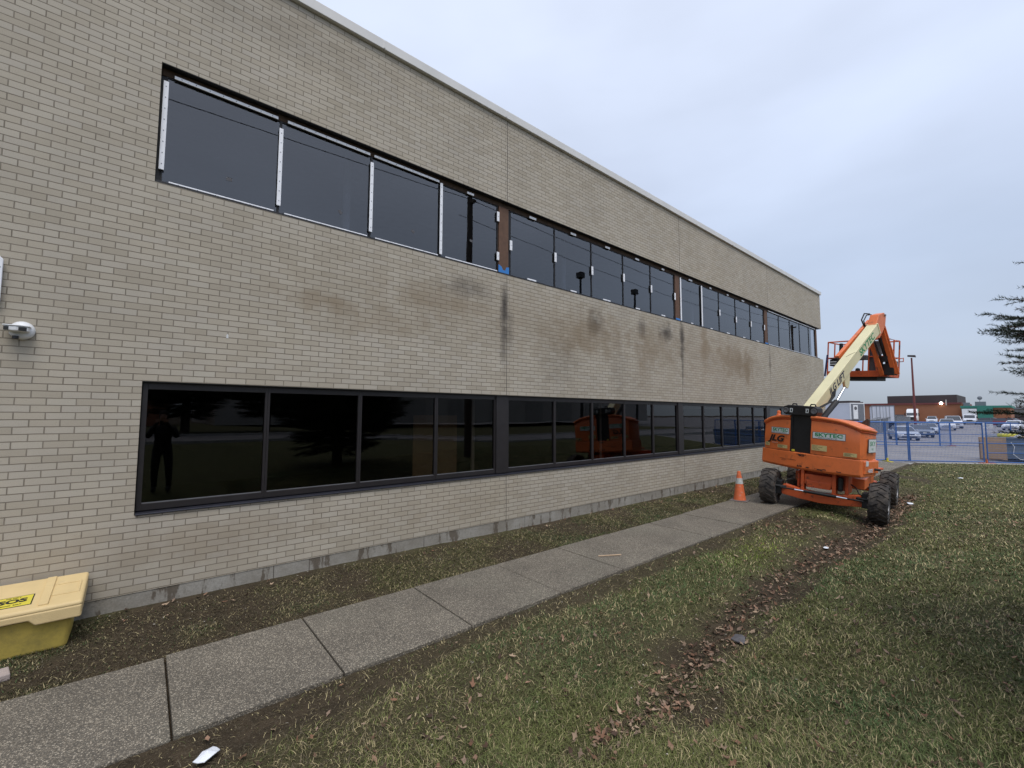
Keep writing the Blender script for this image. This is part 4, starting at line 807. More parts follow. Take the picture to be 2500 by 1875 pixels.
# lift cylinder
cy=tt(MB().tube([(-.17,-.40,1.98),(-.17,.24,2.40)],.062,14),'lift_cylinder',M_black,smooth=False,bevel=.004)
tt(MB().tube([(-.17,.22,2.387),(-.17,.66,2.80)],.028,12),'cylinder_rod',M_chrome,cy,smooth=True)
tt(MB().prism([(.60,2.76),(.74,2.74),(.80,2.86),(.80,3.20),(.52,3.0),(.55,2.86)],-.20,-.14,axis=0),'cylinder_lug',M_cream,boom,bevel=.01)
m=MB()
for k in range(4): m.tube([(-.09+.02*k,-.72,2.25),(-.04+.012*k,-.45,2.36),(-.05+.02*k,-.25,2.52),(-.09+.01*k,-.05,2.66+.02*k)],.010,6)
tt(m,'hydraulic_hoses',M_black,boom,smooth=True)
# jib and platform
jib=tt(MB().beam((-.25,2.62,4.60),(.0,2.93,3.22),.06,.10,upv=(1,0,0)).beam((-.19,2.64,4.56),(.07,2.93,3.22),.025,.08,upv=(1,0,0)).beam((-.42,2.46,4.24),(-.25,2.88,3.19),.05,.09,upv=(1,0,0)),'jib',M_orange,bevel=.006)
tt(MB().tube([(-.30,2.62,4.40),(-.16,2.90,3.55)],.045,12).box(-.30,-.12,2.78,2.9,3.55,3.70),'jib_cylinder',M_black,jib,smooth=False,bevel=.004)
tt(MB().box(-.30,.0,2.86,2.99,3.20,3.50),'platform_rotator',M_black,jib,bevel=.015); tt(MB().box(-.23,-.03,2.84,2.86,3.62,3.86),'jib_plate',M_orangeD,jib,bevel=.006)
m=MB()
for k in range(4): m.tube([(-.34,2.5,4.2),(-.30+.02*k,2.62,3.9-.05*k),(-.22-.02*k,2.8,3.6),(-.28,2.9,3.32+.03*k)],.013,6)
tt(m,'platform_hoses',M_black,jib,smooth=True)
PX0,PX1,PY0,PY1,PZ=-1.64,-.20,3.0,3.76,3.20
pf=tt(MB().box(PX0,PX1,PY0,PY1,PZ-.03,PZ+.01).box(PX0+.35,PX1-.25,PY0+.1,PY1-.1,PZ-.13,PZ-.03),'platform',M_black,bevel=.01)
tb=MB().box(PX0,PX1,PY0-.012,PY0,PZ-.04,PZ+.13).box(PX0,PX1,PY1,PY1+.012,PZ-.04,PZ+.13).box(PX0-.012,PX0,PY0,PY1,PZ-.04,PZ+.13).box(PX1,PX1+.012,PY0,PY1,PZ-.04,PZ+.13)
tt(tb,'toe_board',M_orangeD,pf,bevel=.003)
gr=MB(); r_=.019
for z in (PZ+1.0,PZ+.52): gr.tube([(PX0,PY0,z),(PX1,PY0,z),(PX1,PY1,z),(PX0,PY1,z),(PX0,PY0,z)],r_,8)
for x,y in ((PX0,PY0),(PX1,PY0),(PX1,PY1),(PX0,PY1),(-1.05,PY0),(-.62,PY0),(-1.05,PY1),(-.5,PY1),(PX0,3.4),(PX1,3.4)): gr.tube([(x,y,PZ),(x,y,PZ+1.0)],r_,8)
gr.tube([(-.62,PY0,PZ+.9),(-.50,PY0,PZ+.55),(-.42,PY0,PZ+.1)],.02,8)
tt(gr,'guard_rail',M_orangeD,pf,smooth=True)
tt(MB().box(-.62,-.36,3.02,3.12,PZ+.05,PZ+.95).box(-.60,-.40,3.12,3.3,PZ+.60,PZ+.98),'hose_carrier',M_intd,pf,bevel=.03)
tt(MB().box(-1.32,-1.05,PY1-.22,PY1-.02,PZ+.80,PZ+.98),'control_box',M_black,pf,bevel=.02)
tt(MB().box(-1.36,-1.28,PY0+.0,PY0+.1,PZ+.6,PZ+.95),'rail_pad',M_black,pf,bevel=.02)
tt(MB().box(-.92,-.62,PY0-.13,PY0+.05,PZ+.43,PZ+.56),'tool_tray',M_intd,pf,bevel=.015)
tt(MB().box(-.24,.0,PY0-.02,PY0+.12,PZ+.0,PZ+.38),'power_unit',M_black,pf,bevel=.02)
tt(MB().lathe([(.05,PZ+.01),(.06,PZ+.04),(.05,PZ+.09),(0,PZ+.11)],c=(-.95,3.2,.12),n=12),'foot_switch',M_black,pf)
tt(MB().tube([(PX1,PY1,PZ+.5),(PX1+.10,PY1-.02,PZ+.52),(PX1+.10,PY1-.02,PZ+.42),(PX1,PY1,PZ+.42)],.013,6),'hose_hook',M_orangeD,pf,smooth=True)
M_navy=simple('navy_paint',(.02,.03,.11),.5); tt(MB().beam((PX0+.0,PY0-.03,PZ+.62),(PX0-.05,PY0-.03,PZ-.02),.035,.035),'bumper_bar',M_navy,pf)

# ================================================================== SPRUCE
def make_spruce(cx,cy_):
    t=thing('spruce_tree','dark green spruce with ragged drooping branches reaching in at the right','spruce',(cx,cy_,float(ground_z(cx,cy_))-.24))
    rg=np.random.default_rng(5); rnd=random.Random(5)
    MB().tube([(0,0,-.1),(.02,0,1.5),(-.02,.03,3.5),(.02,0,4.8),(0,0,6.4)],[.17,.15,.10,.05,.01],10).build('trunk',M_bark,t,smooth=True)
    limbs=MB(); tw=[]
    for k in range(462):
        z=float(np.interp(k/420,[0,.12,.62,1],[.75,1.45,2.75,5.9]))
        if k>=420: z=1.45+(k-420)*.036
        z=z; f=max(.1,1-(z-.5)/6.); ln=.93*float(np.interp(z,[.75,1.2,1.55,1.75,2.0,2.5,2.75,3.4,4.4,5.9],[1.15,1.4,1.8,2.2,2.3,2.22,1.85,1.2,.8,.3]))*(rnd.uniform(.80,1.04) if k<420 else rnd.uniform(1.0,1.10)); az=k*2.39996+rnd.uniform(-.3,.3) if k<420 else R(46+(k*17)%40)
        rise=rnd.uniform(-.10,.18)+.25*(1-f); P=[]; n=9
        for i in range(n+1):
            u=i/n; r=ln*u; P.append(Vector((r*math.cos(az+.06*math.sin(u*5+k)),r*math.sin(az+.06*math.sin(u*5+k)),z+ln*(rise*u-.34*u*u*f+.24*u**3))))
        limbs.tube(P,[.022*(1-.85*i/n)*(.6+f*.6) for i in range(n+1)],5)
        L_=ln
        for q in range(int(8+ln*12)):
            u=.22+.78*(q+rnd.random())/int(8+ln*12); i=min(int(u*n),n-1); p=P[i].lerp(P[i+1],u*n-i); d0=(P[i+1]-P[i]).normalized(); s=1 if q%2 else -1
            sd_=Vector((-d0.y,d0.x,0))*s; tl=(.20+.28*(1-u))*min(1,ln)*rnd.uniform(.7,1.25)
            d1=(d0*rnd.uniform(.5,1.0)+sd_*rnd.uniform(.5,.9)+Vector((0,0,rnd.uniform(-.35,.12)))).normalized()
            tw.append((p,p+d1*tl)); 
            if tl>.2: 
                for w in (.3,.5,.7,.85): tw.append((p+d1*tl*w,p+d1*tl*w+(d0*.8-sd_*.4*rnd.choice((-1,1))+Vector((0,0,-.1))).normalized()*tl*.5))
        tw.append((P[-2],P[-1]+(P[-1]-P[-2])*.3)); tw.append((P[-3],P[-2]))
    limbs.build('branches',M_bark,t)
    A=np.array([list(a) for a,b in tw]); B=np.array([list(b) for a,b in tw]); T=len(A); ln=np.linalg.norm(B-A,axis=1); nper=np.maximum(20,(ln*340)).astype(int)
    idx=np.repeat(np.arange(T),nper); u=rg.random(len(idx)); D=(B-A)/ln[:,None]; base=A[idx]+(B-A)[idx]*u[:,None]; d=D[idx]
    r=rg.normal(size=(len(idx),3)); r[:,2]=r[:,2]*.8+.25; r-=d*np.sum(r*d,1)[:,None]; r/=np.linalg.norm(r,axis=1)[:,None]
    nd=d*.62+r*.78; nl=rg.uniform(.020,.034,len(idx)); tip=base+nd*nl[:,None]; wv=np.cross(nd,rg.normal(size=nd.shape)); wv/=np.linalg.norm(wv,axis=1)[:,None]; wv*=.0021
    V=np.stack([base-wv,base+wv,tip],1).reshape(-1,3); i=np.arange(len(idx))*3
    c=np.array([.028,.040,.026])+rg.random((len(idx),1))*np.array([.030,.040,.028])
    c=np.where((rg.random(T)<.12)[idx][:,None],np.array([.075,.052,.042]),c)
    # twig axes
    tv=np.cross(D,[0,0,1.])+1e-6; tv/=np.linalg.norm(tv,axis=1)[:,None]; tv*=.0028; v2=np.stack([A-tv,A+tv,B],1).reshape(-1,3); j=np.arange(T)*3+len(V)
    V=np.concatenate([V,v2]); F=np.concatenate([np.stack([i,i+1,i+2],-1),np.stack([j,j+1,j+2],-1)])
    cc=np.concatenate([np.repeat(c,3,0),np.tile([[.06,.045,.035]],(T*3,1))])
    o=npmesh('crown',V,[F],M_needle,cc); o.parent=t; print('needles',len(idx),'twigs',T)
make_spruce(4.75,-8.12)
sp0=bpy.data.objects['spruce_tree']; sp0['group']='spruces around the lawn'
for x,y,sc,lab in ((2.2,-31,1.5,'tall dark spruce across the road, behind the photographer'),(7.5,-33,1.7,'broad dark spruce across the road right of the tall one'),(-3.5,-30,1.1,'smaller dark spruce across the road at the left')):
    c=copy_tree(sp0); c.location=(x,y,.7); c.scale=(sc,)*3; c.rotation_euler=(0,0,x); c['label']=lab

# ================================================================== UTILITY POLES, WIRES, LAMPS ACROSS THE LAWN
def upole(x,y,hh,lab):
    t=thing('utility_pole',lab,'utility pole',(x,y,.4),0,'utility poles along the lawn')
    MB().tube([(0,0,-.5),(0,0,hh)],[.16,.11],12).build('pole',M_bark,t,smooth=True); MB().box(-.07,.07,-.10,.35,hh-.3,hh-.2).build('bracket',M_bark,t)
upole(9.75,-8.1,10.4,'weathered wooden utility pole rising from the lawn behind the camera'); upole(48,-8.6,10.4,'distant wooden utility pole far along the lawn'); upole(-28,-8.1,10.4,'wooden utility pole behind the left end of the lawn')
for y,z,r_,lab in ((-8.05,10.35,.012,'upper dark overhead wire between the wooden poles'),(-8.9,10.0,.011,'lower overhead wire between the wooden poles')):
    P=[]
    for a,b in (((-28,9.75),(9.75,48)) if z>10.2 else ((9.75,48),)):
        P+=[(a+(b-a)*i/16,y,z+.35-1.5*(1-(2*i/16-1)**2)*.35) for i in range(16)]
    P.append((48,y,z+.35)); tag(MB().tube(P,r_,5).build('overhead_wire',M_black),lab,'wire',group='overhead wires')
for k,(x,y,hh) in enumerate(((21.2,-12.2,10.6),(27.1,-12.2,10.6),(-14,-15,10.6))):
    t=thing('street_lamp',('nearer','farther','lone')[k]+' dark shoebox street lamp standing by the road beyond the lawn'+(' at the left',) [0]*(k==2),'street lamp',(x,y,.2),0,'dark lamps by the road')
    MB().tube([(0,0,-.3),(0,0,hh)],[.10,.07],10).build('pole',M_black,t,smooth=True); MB().box(-.2,.2,-.2,.2,hh,hh+.36).build('lamp_head',M_black,t,bevel=.02)
# pale warehouse and dark shed over the road
t=thing('warehouse','long pale warehouse across the road behind the lawn','warehouse',(0,-52,.7)); MB().box(6,90,-30,0,0,6.2).build('wall',M_fbeige,t); MB().box(5.8,90.2,-30.2,.2,6.2,6.6).build('roof_edge',M_fdark,t)
for i in range(9): MB().box(12+i*8,16+i*8,0.0,.1,0,3.6).build('loading_door',M_conc,t)
t=thing('low_shed','low dark flat roofed shed across the road at the left','shed',(0,-50,.7)); MB().box(-60,2,-20,0,0,4.2).build('wall',M_fbrick,t); MB().box(-60.3,2.3,-20.3,.3,4.2,4.7).build('roof_edge',M_fdark,t)
tag(MB().lathe([(.17,0),(.20,.08),(.20,.85),(.16,.93),(.0,.96)],c=(-.3,-14.2,.60),n=16).build('litter_bin',M_black,smooth=True),'dark round litter bin near the road kerb','litter bin')

# ================================================================== FENCES
def fence_panel(p,q,lab,h_=1.80,mid=(.5,),feet=True,group='blue temporary fence panels',wires=True,stiles=()):
    p,q=Vector(p),Vector(q); d=(q-p).xy.length; rz=math.atan2(q.y-p.y,q.x-p.x)
    t=thing('temporary_fence',lab,'fence panel',(p.x,p.y,float(lot_z(p.x))+.02),rz,group)
    r_=.024; f=MB().tube([(.03,0,.06),(.03,0,h_)],r_,8).tube([(d-.03,0,.06),(d-.03,0,h_)],r_,8).tube([(.03,0,.08),(d-.03,0,.08)],r_,8).tube([(.03,0,h_-.02),(d-.03,0,h_-.02)],r_,8)
    for m_ in mid: f.tube([(.03,0,h_*m_),(d-.03,0,h_*m_)],.02,8)
    for s in stiles: f.tube([(s,0,.08),(s,0,h_-.02)],.02,8)
    f.build('frame',M_blue,t,smooth=True)
    if wires:
        w_=MB(); n=int(d/.055)
        for i in range(1,n): x=.03+(d-.06)*i/n; w_.tube([(x,0,.08),(x,0,h_-.02)],.0024,3,False)
        for i in range(1,17): z=.08+(h_-.1)*i/17; w_.tube([(.03,.003,z),(d-.03,.003,z)],.0028,3,False)
        w_.build('wire_mesh',M_blue,t)
    return t
def foot(x,y,rz,mat,lab):
    t=MB().box(-.07,.07,-.28,.28,0,.03).box(-.03,.03,-.03,.03,.03,.17).build('ballast_block',mat,bevel=.006); t.location=(x,y,float(lot_z(x))+.045); t.rotation_euler=(0,0,rz); tag(t,lab,'fence foot',group='fence feet')
dv=Vector((.66,-.75)).normalized(); A1=Vector((25.79,-1.58)); A2=Vector((26.42,-2.28)); A3=Vector((28.36,-4.49))
fence_panel((A1-dv*3.0).to_3d(),A1.to_3d(),'blue wire fence panel half hidden by the boom lift, nearest the building')
fence_panel(A1.to_3d(),A2.to_3d(),'narrow blue wire fence panel right of the boom lift')
fence_panel(A2.to_3d(),A3.to_3d(),'wide blue wire fence panel in front of the parked cars')
fence_panel((A3+dv*.08).to_3d(),(A3+dv*3.05).to_3d(),'blue wire fence panel in front of the grey dumpster',mid=(.5,.27))
fence_panel((A3+dv*3.1).to_3d(),(A3+dv*6.1).to_3d(),'rightmost blue wire fence panel at the frame edge')
foot(A1.x-.05,A1.y-.05,R(-48),M_yfoot,'yellow foot under the narrow blue fence panel'); foot(A3.x,A3.y-.05,R(40),M_ofoot,'reddish foot where two fence panels meet by the dumpster')
B1=Vector((41.5,.5)); B2=Vector((43.0,-1.6)); B3=Vector((44.9,-1.95)); B4=Vector((45.6,-4.9)); B0=Vector((39.3,2.7))
for a,b,l_ in ((B0,B1,'far blue fence panel seen through the narrow one'),(B1,B2,'far blue fence panel in front of the silver car'),(B2,B3,'short far blue fence panel beyond the wide one'),(B3,B4,'far blue fence panel left of the dumpster')):
    fence_panel(a.to_3d(),b.to_3d(),l_,1.76,wires=True,group='farther row of blue fence panels')
foot(44.9,-1.95,0,M_ofoot,'small brown foot of the farther fence row')
# chain link fence with barbed top behind the parked cars
t=thing('chainlink_fence','grey chain link fence with barbed wire arms behind the parked cars','fence',(0,0,0))
pa=[(50.5,3.6),(62,5.9),(75,7.2),(95,9.2),(120,12.8),(150,14.6)]; fr=MB(); ms=MB()
for i in range(len(pa)-1):
    (x0,y0),(x1,y1)=pa[i],pa[i+1]; n=max(2,int(math.hypot(x1-x0,y1-y0)/3))
    for k in range(n):
        x=x0+(x1-x0)*k/n; y=y0+(y1-y0)*k/n; z=float(lot_z(x)); fr.tube([(x,y,z),(x,y,z+1.85)],.03,6).tube([(x,y,z+1.85),(x+.2,y-.3,z+2.1)],.02,5)
    za,zb_=float(lot_z(x0)),float(lot_z(x1))
    fr.tube([(x0,y0,za+1.85),(x1,y1,zb_+1.85)],.022,5)
    for q in range(3): fr.tube([(x0+.07*(q+1),y0-.1*(q+1),za+1.85+.08*(q+1)),(x1+.07*(q+1),y1-.1*(q+1),zb_+1.85+.08*(q+1))],.006,4)
    Ln=math.hypot(x1-x0,y1-y0); m=int(Ln/.16)
    for k in range(m):
        for s in (-1,1):
            u0,u1=k/m,min(1,max(0,k/m+s*1.8/Ln)); ms.beam((x0+(x1-x0)*u0,y0+(y1-y0)*u0,za+(zb_-za)*u0+.02),(x0+(x1-x0)*u1,y0+(y1-y0)*u1,za+(zb_-za)*u1+1.83),.012,.004)
fr.build('frame',M_galv,t); ms.build('chain_mesh',M_galv,t)

# ================================================================== VEHICLES
def car(name,lab,cat,x,y,rz,paint,kind='sedan',scale=1.,plate_=True,group='cars parked in the lot'):
    """front points to -x in local space"""
    t=thing(name,lab,cat,(x,y,float(lot_z(x))),rz,group); t.scale=(scale,)*3
    if kind=='sedan': L_,W_,prof,gh,sill_=4.7,.88,[(-2.33,.35),(-2.35,.55),(-2.22,.70),(-1.5,.86),(-.95,.93),(1.45,1.0),(2.1,1.02),(2.33,.9),(2.35,.5),(2.25,.3),(-2.2,.24)],[(-1.0,.92),(-.15,1.36),(.3,1.43),(.95,1.40),(1.75,1.02)],.3
    elif kind=='suv': L_,W_,prof,gh,sill_=4.7,.92,[(-2.33,.4),(-2.35,.7),(-2.22,.92),(-1.4,1.08),(-1.0,1.12),(2.2,1.16),(2.34,1.1),(2.35,.5),(2.25,.34),(-2.2,.3)],[(-1.05,1.1),(-.35,1.62),(.2,1.72),(1.7,1.68),(2.25,1.15)],.35
    else: L_,W_,prof,gh,sill_=5.2,.98,[(-2.58,.4),(-2.6,.8),(-2.45,1.0),(-1.8,1.15),(-1.6,1.2),(2.5,1.2),(2.6,1.1),(2.6,.5),(2.5,.34),(-2.45,.3)],[(-1.65,1.18),(-.9,1.82),(-.5,1.93),(2.45,1.92),(2.58,1.2)],.35
    b=MB(); n=len(prof); ys=[(-W_,.86),(-W_*.93,1.),(W_*.93,1.),(W_,.86)]
    for yy,k in ys:
        b.v+=[(p*(1 if k==1 else .965),yy,(q-.62)*k+.62) for p,q in prof]
    b.f=[tuple(range(n))[::-1],tuple(range(3*n,4*n))]+[(j*n+i,j*n+(i+1)%n,(j+1)*n+(i+1)%n,(j+1)*n+i) for j in range(3) for i in range(n)]
    body=b.build('body',paint,t,bevel=.04,smooth=False,seg=3)
    g=MB(); m_=len(gh); low,hi=gh[0][1],max(q for _,q in gh)
    for s in (-1,1): g.v+=[(p,s*(W_*.90-(q-low)/(hi-low)*.17),q) for p,q in gh]
    g.f=[tuple(range(m_)),tuple(range(2*m_-1,m_-1,-1))]+[(i,(i+1)%m_,(i+1)%m_+m_,i+m_) for i in range(m_)]
    g.build('windows',M_carglass,t,bevel=.02)
    rf=MB(); top=[(p,q) for p,q in gh if q>hi-.09]; P=[(top[0][0]-.03,top[0][1]-.01)]+top+[(top[-1][0]+.05,top[-1][1]-.02)]
    wv=W_*.90-.155; rf.v=[(p,s*wv,q+dz) for dz in (.018,-.02) for s in (-1,1) for p,q in P]; k=len(P)
    rf.f=[(i,i+1,k+i+1,k+i) for i in range(k-1)]+[(2*k+i,2*k+k+i,2*k+k+i+1,2*k+i+1) for i in range(k-1)]+[(i,i+1,2*k+i+1,2*k+i) for i in range(k-1)]+[(k+i,k+i+1,3*k+i+1,3*k+i) for i in range(k-1)]+[(0,k,3*k,2*k),(k-1,2*k-1,4*k-1,3*k-1)]
    rf.build('roof',paint,t)
    pl=MB()
    for s in (-1,1):
        for i in range(m_-1):
            if i==0 or i==m_-2:
                (p0,q0),(p1,q1)=gh[i],gh[i+1]; pl.beam((p0,s*(W_*.90-(q0-low)/(hi-low)*.17),q0),(p1,s*(W_*.90-(q1-low)/(hi-low)*.17),q1),.06,.05,upv=(0,1,0))
        pl.beam((.35,s*(W_*.9),low),(.40,s*(W_*.9-.16),hi),.05,.05,upv=(0,1,0))
    pl.build('pillars',paint,t)
    fx,rx=-L_*.30,L_*.29; rr=.33 if kind=='sedan' else .37
    for wx in (fx,rx):
        for s in (-1,1):
            w_=MB().lathe([(.19,-.1),(rr-.02,-.105),(rr,-.07),(rr,.07),(rr-.02,.105),(.19,.1)],c=(wx,s*(W_-.09),rr),axis='y',n=22).build('wheel',M_rub,t,smooth=True)
            MB().lathe([(.0,.0),(.06,.02*s),(.2,.012*s),(.215,.03*s)],c=(wx,s*(W_+.0),rr),axis='y',n=20,cap=False).build('rim',M_grey,w_,smooth=True)
            MB().lathe([(rr+.01,-.02),(rr+.05,-.02),(rr+.05,.02),(rr+.01,.02)],c=(wx,s*(W_-.01),rr+.01),axis='y',n=22,cap=False).build('wheel_arch',M_ink,t)
    hx=-L_/2+.03; hz=prof[1][1]+.08
    for s in (-1,1):
        MB().prism([(s*.48,hz-.05),(s*(W_-.09),hz-.01),(s*(W_-.12),hz+.09),(s*.50,hz+.03)],hx-.01,hx+.22,axis=0).build('headlight',M_head,t,bevel=.01)
        MB().box(L_/2-.1,L_/2+.005,s*.72-.13,s*.72+.13,prof[1][1]+.18,prof[1][1]+.34).build('tail_light',M_tail,t,bevel=.01)
        MB().box(gh[0][0]+.28,gh[0][0]+.42,s*(W_+.07)-.09,s*(W_+.07)+.09,low+.02,low+.16).build('mirror',paint,t,bevel=.02)
    MB().box(hx-.02,hx+.1,-.42,.42,hz-.03,hz+.06).build('grille',M_ink,t,bevel=.01); MB().box(hx-.025,hx+.1,-.6,.6,hz-.30,hz-.18).build('air_intake',M_ink,t,bevel=.02)
    if plate_: MB().box(hx-.04,hx+.0,-.15,.15,hz-.15,hz-.04).build('licence_plate',M_white,t)
    return t
car('parked_car','silver sedan parked nearest the blue fence','car',56.6,2.35,R(20),M_silver,'sedan',.93)
car('parked_car','dark grey sedan just behind the silver one','car',66.6,2.35,R(16),M_dkcar,'sedan',.94)
car('parked_car','pale sedan third in the row, behind the dark grey one','car',75.5,2.75,R(12),M_silver,'sedan',.96)
car('parked_car','white hatchback facing the camera right of the sedans','car',93.2,2.7,R(6),M_whcar,'suv',.98)
car('pickup_truck','white van partly behind the white hatchback','van',105.5,3.1,R(8),M_whcar,'van',1.08)
car('parked_car','white minivan beyond the chain link fence','minivan',152,10.8,R(4),M_whcar,'van',1.0)
car('parked_car','white car cut off by the right edge of the frame','car',99,-3.9,R(-10),M_whcar,'sedan',1.)
car('parked_car','dark red car in the far row at right','car',121,-3.2,R(60),M_redcar,'suv',1.)
car('parked_car','dark blue car in the far row beside the red one','car',126,-.9,R(80),M_dkcar,'suv',1.)
# box truck
def btruck(x,y,rz):
    t=thing('box_truck','white box truck facing the camera right of the parked cars','truck',(x,y,float(lot_z(x))),rz)
    MB().box(.2,6.5,-1.2,1.2,.9,3.7).build('cargo_box',M_white,t,bevel=.03)
    MB().prism([(-1.9,.5),(-1.95,1.1),(-1.7,1.35),(-.9,1.5),(-.45,2.3),(.15,2.35),(.15,.5)],-1.0,1.0,axis=1).build('cab',M_whcar,t,bevel=.05)
    MB().prism([(-.93,1.52),(-.50,2.22),(-.47,2.22),(-.9,1.52)],-.88,.88,axis=1).build('windshield',M_carglass,t)
    MB().box(-1.99,-1.9,-.5,.5,.85,1.15).build('grille',M_ink,t)
    MB().box(-2.05,-1.9,-1.0,1.0,.45,.75).build('bumper',M_grey,t,bevel=.02)
    for s in (-1,1):
        MB().box(-1.98,-1.88,s*.75-.14,s*.75+.14,.95,1.15).build('headlight',M_head,t); MB().box(-.7,-.55,s*1.25-.12,s*1.25+.12,1.5,1.9).build('mirror',M_ink,t)
        for wx in (-1.1,4.6): MB().lathe([(.2,-.14),(.4,-.14),(.42,0),(.4,.14),(.2,.14)],c=(wx,s*.95,.42),axis='y',n=20).build('wheel',M_rub,t,smooth=True)
btruck(150,4.1,R(3))
# tractor unit
t=thing('semi_tractor','white highway tractor with tall sleeper behind the lamp post','truck',(168,16.6,.05),R(4))
MB().prism([(-3,.6),(-3.1,1.3),(-2.9,1.7),(-1.5,2.0),(-1.1,2.9),(-.6,3.6),(1.5,4.0),(2.5,4.0),(2.5,.6)],-1.2,1.2,axis=1).build('cab',M_white,t,bevel=.12)
MB().prism([(-1.52,2.02),(-1.14,2.85),(-1.10,2.85),(-1.48,2.02)],-1.1,1.1,axis=1).build('windshield',M_carglass,t); MB().box(-3.16,-3.0,-.6,.6,.9,1.7).build('grille',M_ink,t); MB().box(-3.2,-3,-1.2,1.2,.5,.85).build('bumper',M_grey,t)
for s in (-1,1):
    MB().box(-3.1,-2.9,s*.95-.18,s*.95+.18,1.1,1.35).build('headlight',M_head,t); MB().box(-1.5,-1.3,s*1.45-.12,s*1.45+.12,2.0,2.8).build('mirror',M_ink,t)
    for wx in (-2.2,1.6): MB().lathe([(.25,-.15),(.5,-.15),(.52,0),(.5,.15),(.25,.15)],c=(wx,s*1.05,.52),axis='y',n=20).build('wheel',M_rub,t,smooth=True)
# trailers
def trailer(name,lab,x,y,rz,L_,hh,reefer=False,mat=M_trail):
    t=thing(name,lab,'trailer',(x,y,float(lot_z(x))),rz); z0=1.1
    MB().box(0,L_,-1.28,1.28,z0,hh).build('box_body',mat,t,bevel=.03)
    e=MB()
    for s in (-1.29,1.29):
        e.box(-.02,.10,s-.04,s+.04,z0-.05,hh+.02).box(L_-.1,L_+.02,s-.04,s+.04,z0-.05,hh+.02).box(0,L_,s-.03,s+.03,hh-.1,hh+.01).box(0,L_,s-.03,s+.03,z0-.12,z0)
    e.box(-.03,.03,-1.3,1.3,hh-.12,hh+.02); e.build('corner_posts',M_galv if not reefer else M_white,t)
    if not reefer:
        d_=MB()
        for yy in (-.75,-.35,.35,.75): d_.tube([(-.05,yy,z0),(-.05,yy,hh)],.025,6)
        for yy in (-.6,.55): d_.box(-.06,-.03,yy-.25,yy+.25,1.9,1.95)
        d_.build('door_bars',M_galv,t); MB().box(-.02,-.005,-.012,.012,z0,hh).build('door_gap',M_ink,t)
    MB().box(L_*.2,L_-1.5,-.5,.5,.75,z0-.01).box(.8,.9,-.6,.6,.1,.8).build('chassis_rail',M_black,t)
    for wx in (1.4,2.7):
        for s in (-1,1): MB().lathe([(.25,-.25),(.48,-.25),(.5,0),(.48,.25),(.25,.25)],c=(wx,s*1.0,.5),axis='y',n=20).build('wheel',M_rub,t,smooth=True)
    return t
t=trailer('white_trailer','white trailer with grey swing doors and locking bars beyond the parked cars',86,8.85,R(12),13,3.72)
t=trailer('reefer_trailer','white refrigerated trailer with dark roof unit at the edge of the building',78,10.3,R(65),15,4.05,True)
MB().box(.0,4.4,-1.22,1.22,4.05,4.22).box(.3,4.0,-1.1,1.1,4.22,4.38).build('roof_unit',M_fdark,t,bevel=.05); MB().box(-.06,-.02,-1.15,1.15,1.25,3.9).build('front_panel',M_galv,t)
MB().box(-.075,-.06,.0,.85,1.8,3.75).build('front_decal',M_white,t); MB().lathe([(.26,-.09),(.26,-.078)],c=(0,.42,3.3),axis='x',n=20).build('round_emblem',M_intd,t)
MB().box(3.4,5.4,1.305,1.312,1.5,3.1).build('blue_panel',M_blogo,t); textmesh('N',1.3,.03,.002,1.1).xf(basis((4.3,1.318,2.3),(-1,0,0),(0,0,1))).build('panel_lettering',M_white,t)
MBx=thing('portable_shed','low grey panelled site shed by the chain link fence','shed',(58,6.0,float(lot_z(58))),R(15)); MB().box(0,4,0,2.2,0,1.9).build('shed_wall',M_fdark,MBx,bevel=.02); MB().box(-.03,0,.3,1.0,.7,1.7).box(-.03,0,1.3,2.0,.1,1.8).build('shed_panel',M_navy,MBx); MB().box(.3,3.7,-.03,0,.2,1.7).build('shed_side_panel',M_intd,MBx)
# dumpster with scrap, cardboard beside, pallet stack
D0=Vector((31.2,-4.95)); rz=R(-72)
t=thing('dumpster','blue grey open dumpster full of scrap behind the blue fence','dumpster',(D0.x,D0.y,float(lot_z(30))),rz)
m=MB(); m.prism([(0,.12),(4.5,.12),(4.6,1.12),(-.1,1.12)],0,.05,axis=1); m.prism([(0,.12),(4.5,.12),(4.6,1.12),(-.1,1.12)],1.75,1.8,axis=1); m.box(-.06,.0,.05,1.75,.12,1.1).box(4.5,4.56,.05,1.75,.12,1.1).box(0,4.5,.05,1.75,.12,.16)
m.box(-.08,4.6,-.04,0,1.06,1.13).box(0,4.5,-.03,0,.42,.47).box(0,4.5,-.03,0,.78,.82); dmp=m.build('skip_body',M_dump,t,bevel=.01)
MB().box(-.1,4.6,-.1,1.9,.0,.1).build('base_skid',M_black,t); MB().tube([(.25,-.05,.9),(.35,-.07,.7),(.3,-.06,.35),(.5,-.08,.12),(1.5,-.08,.05)],.014,6).build('white_cable',M_white,t,smooth=True)
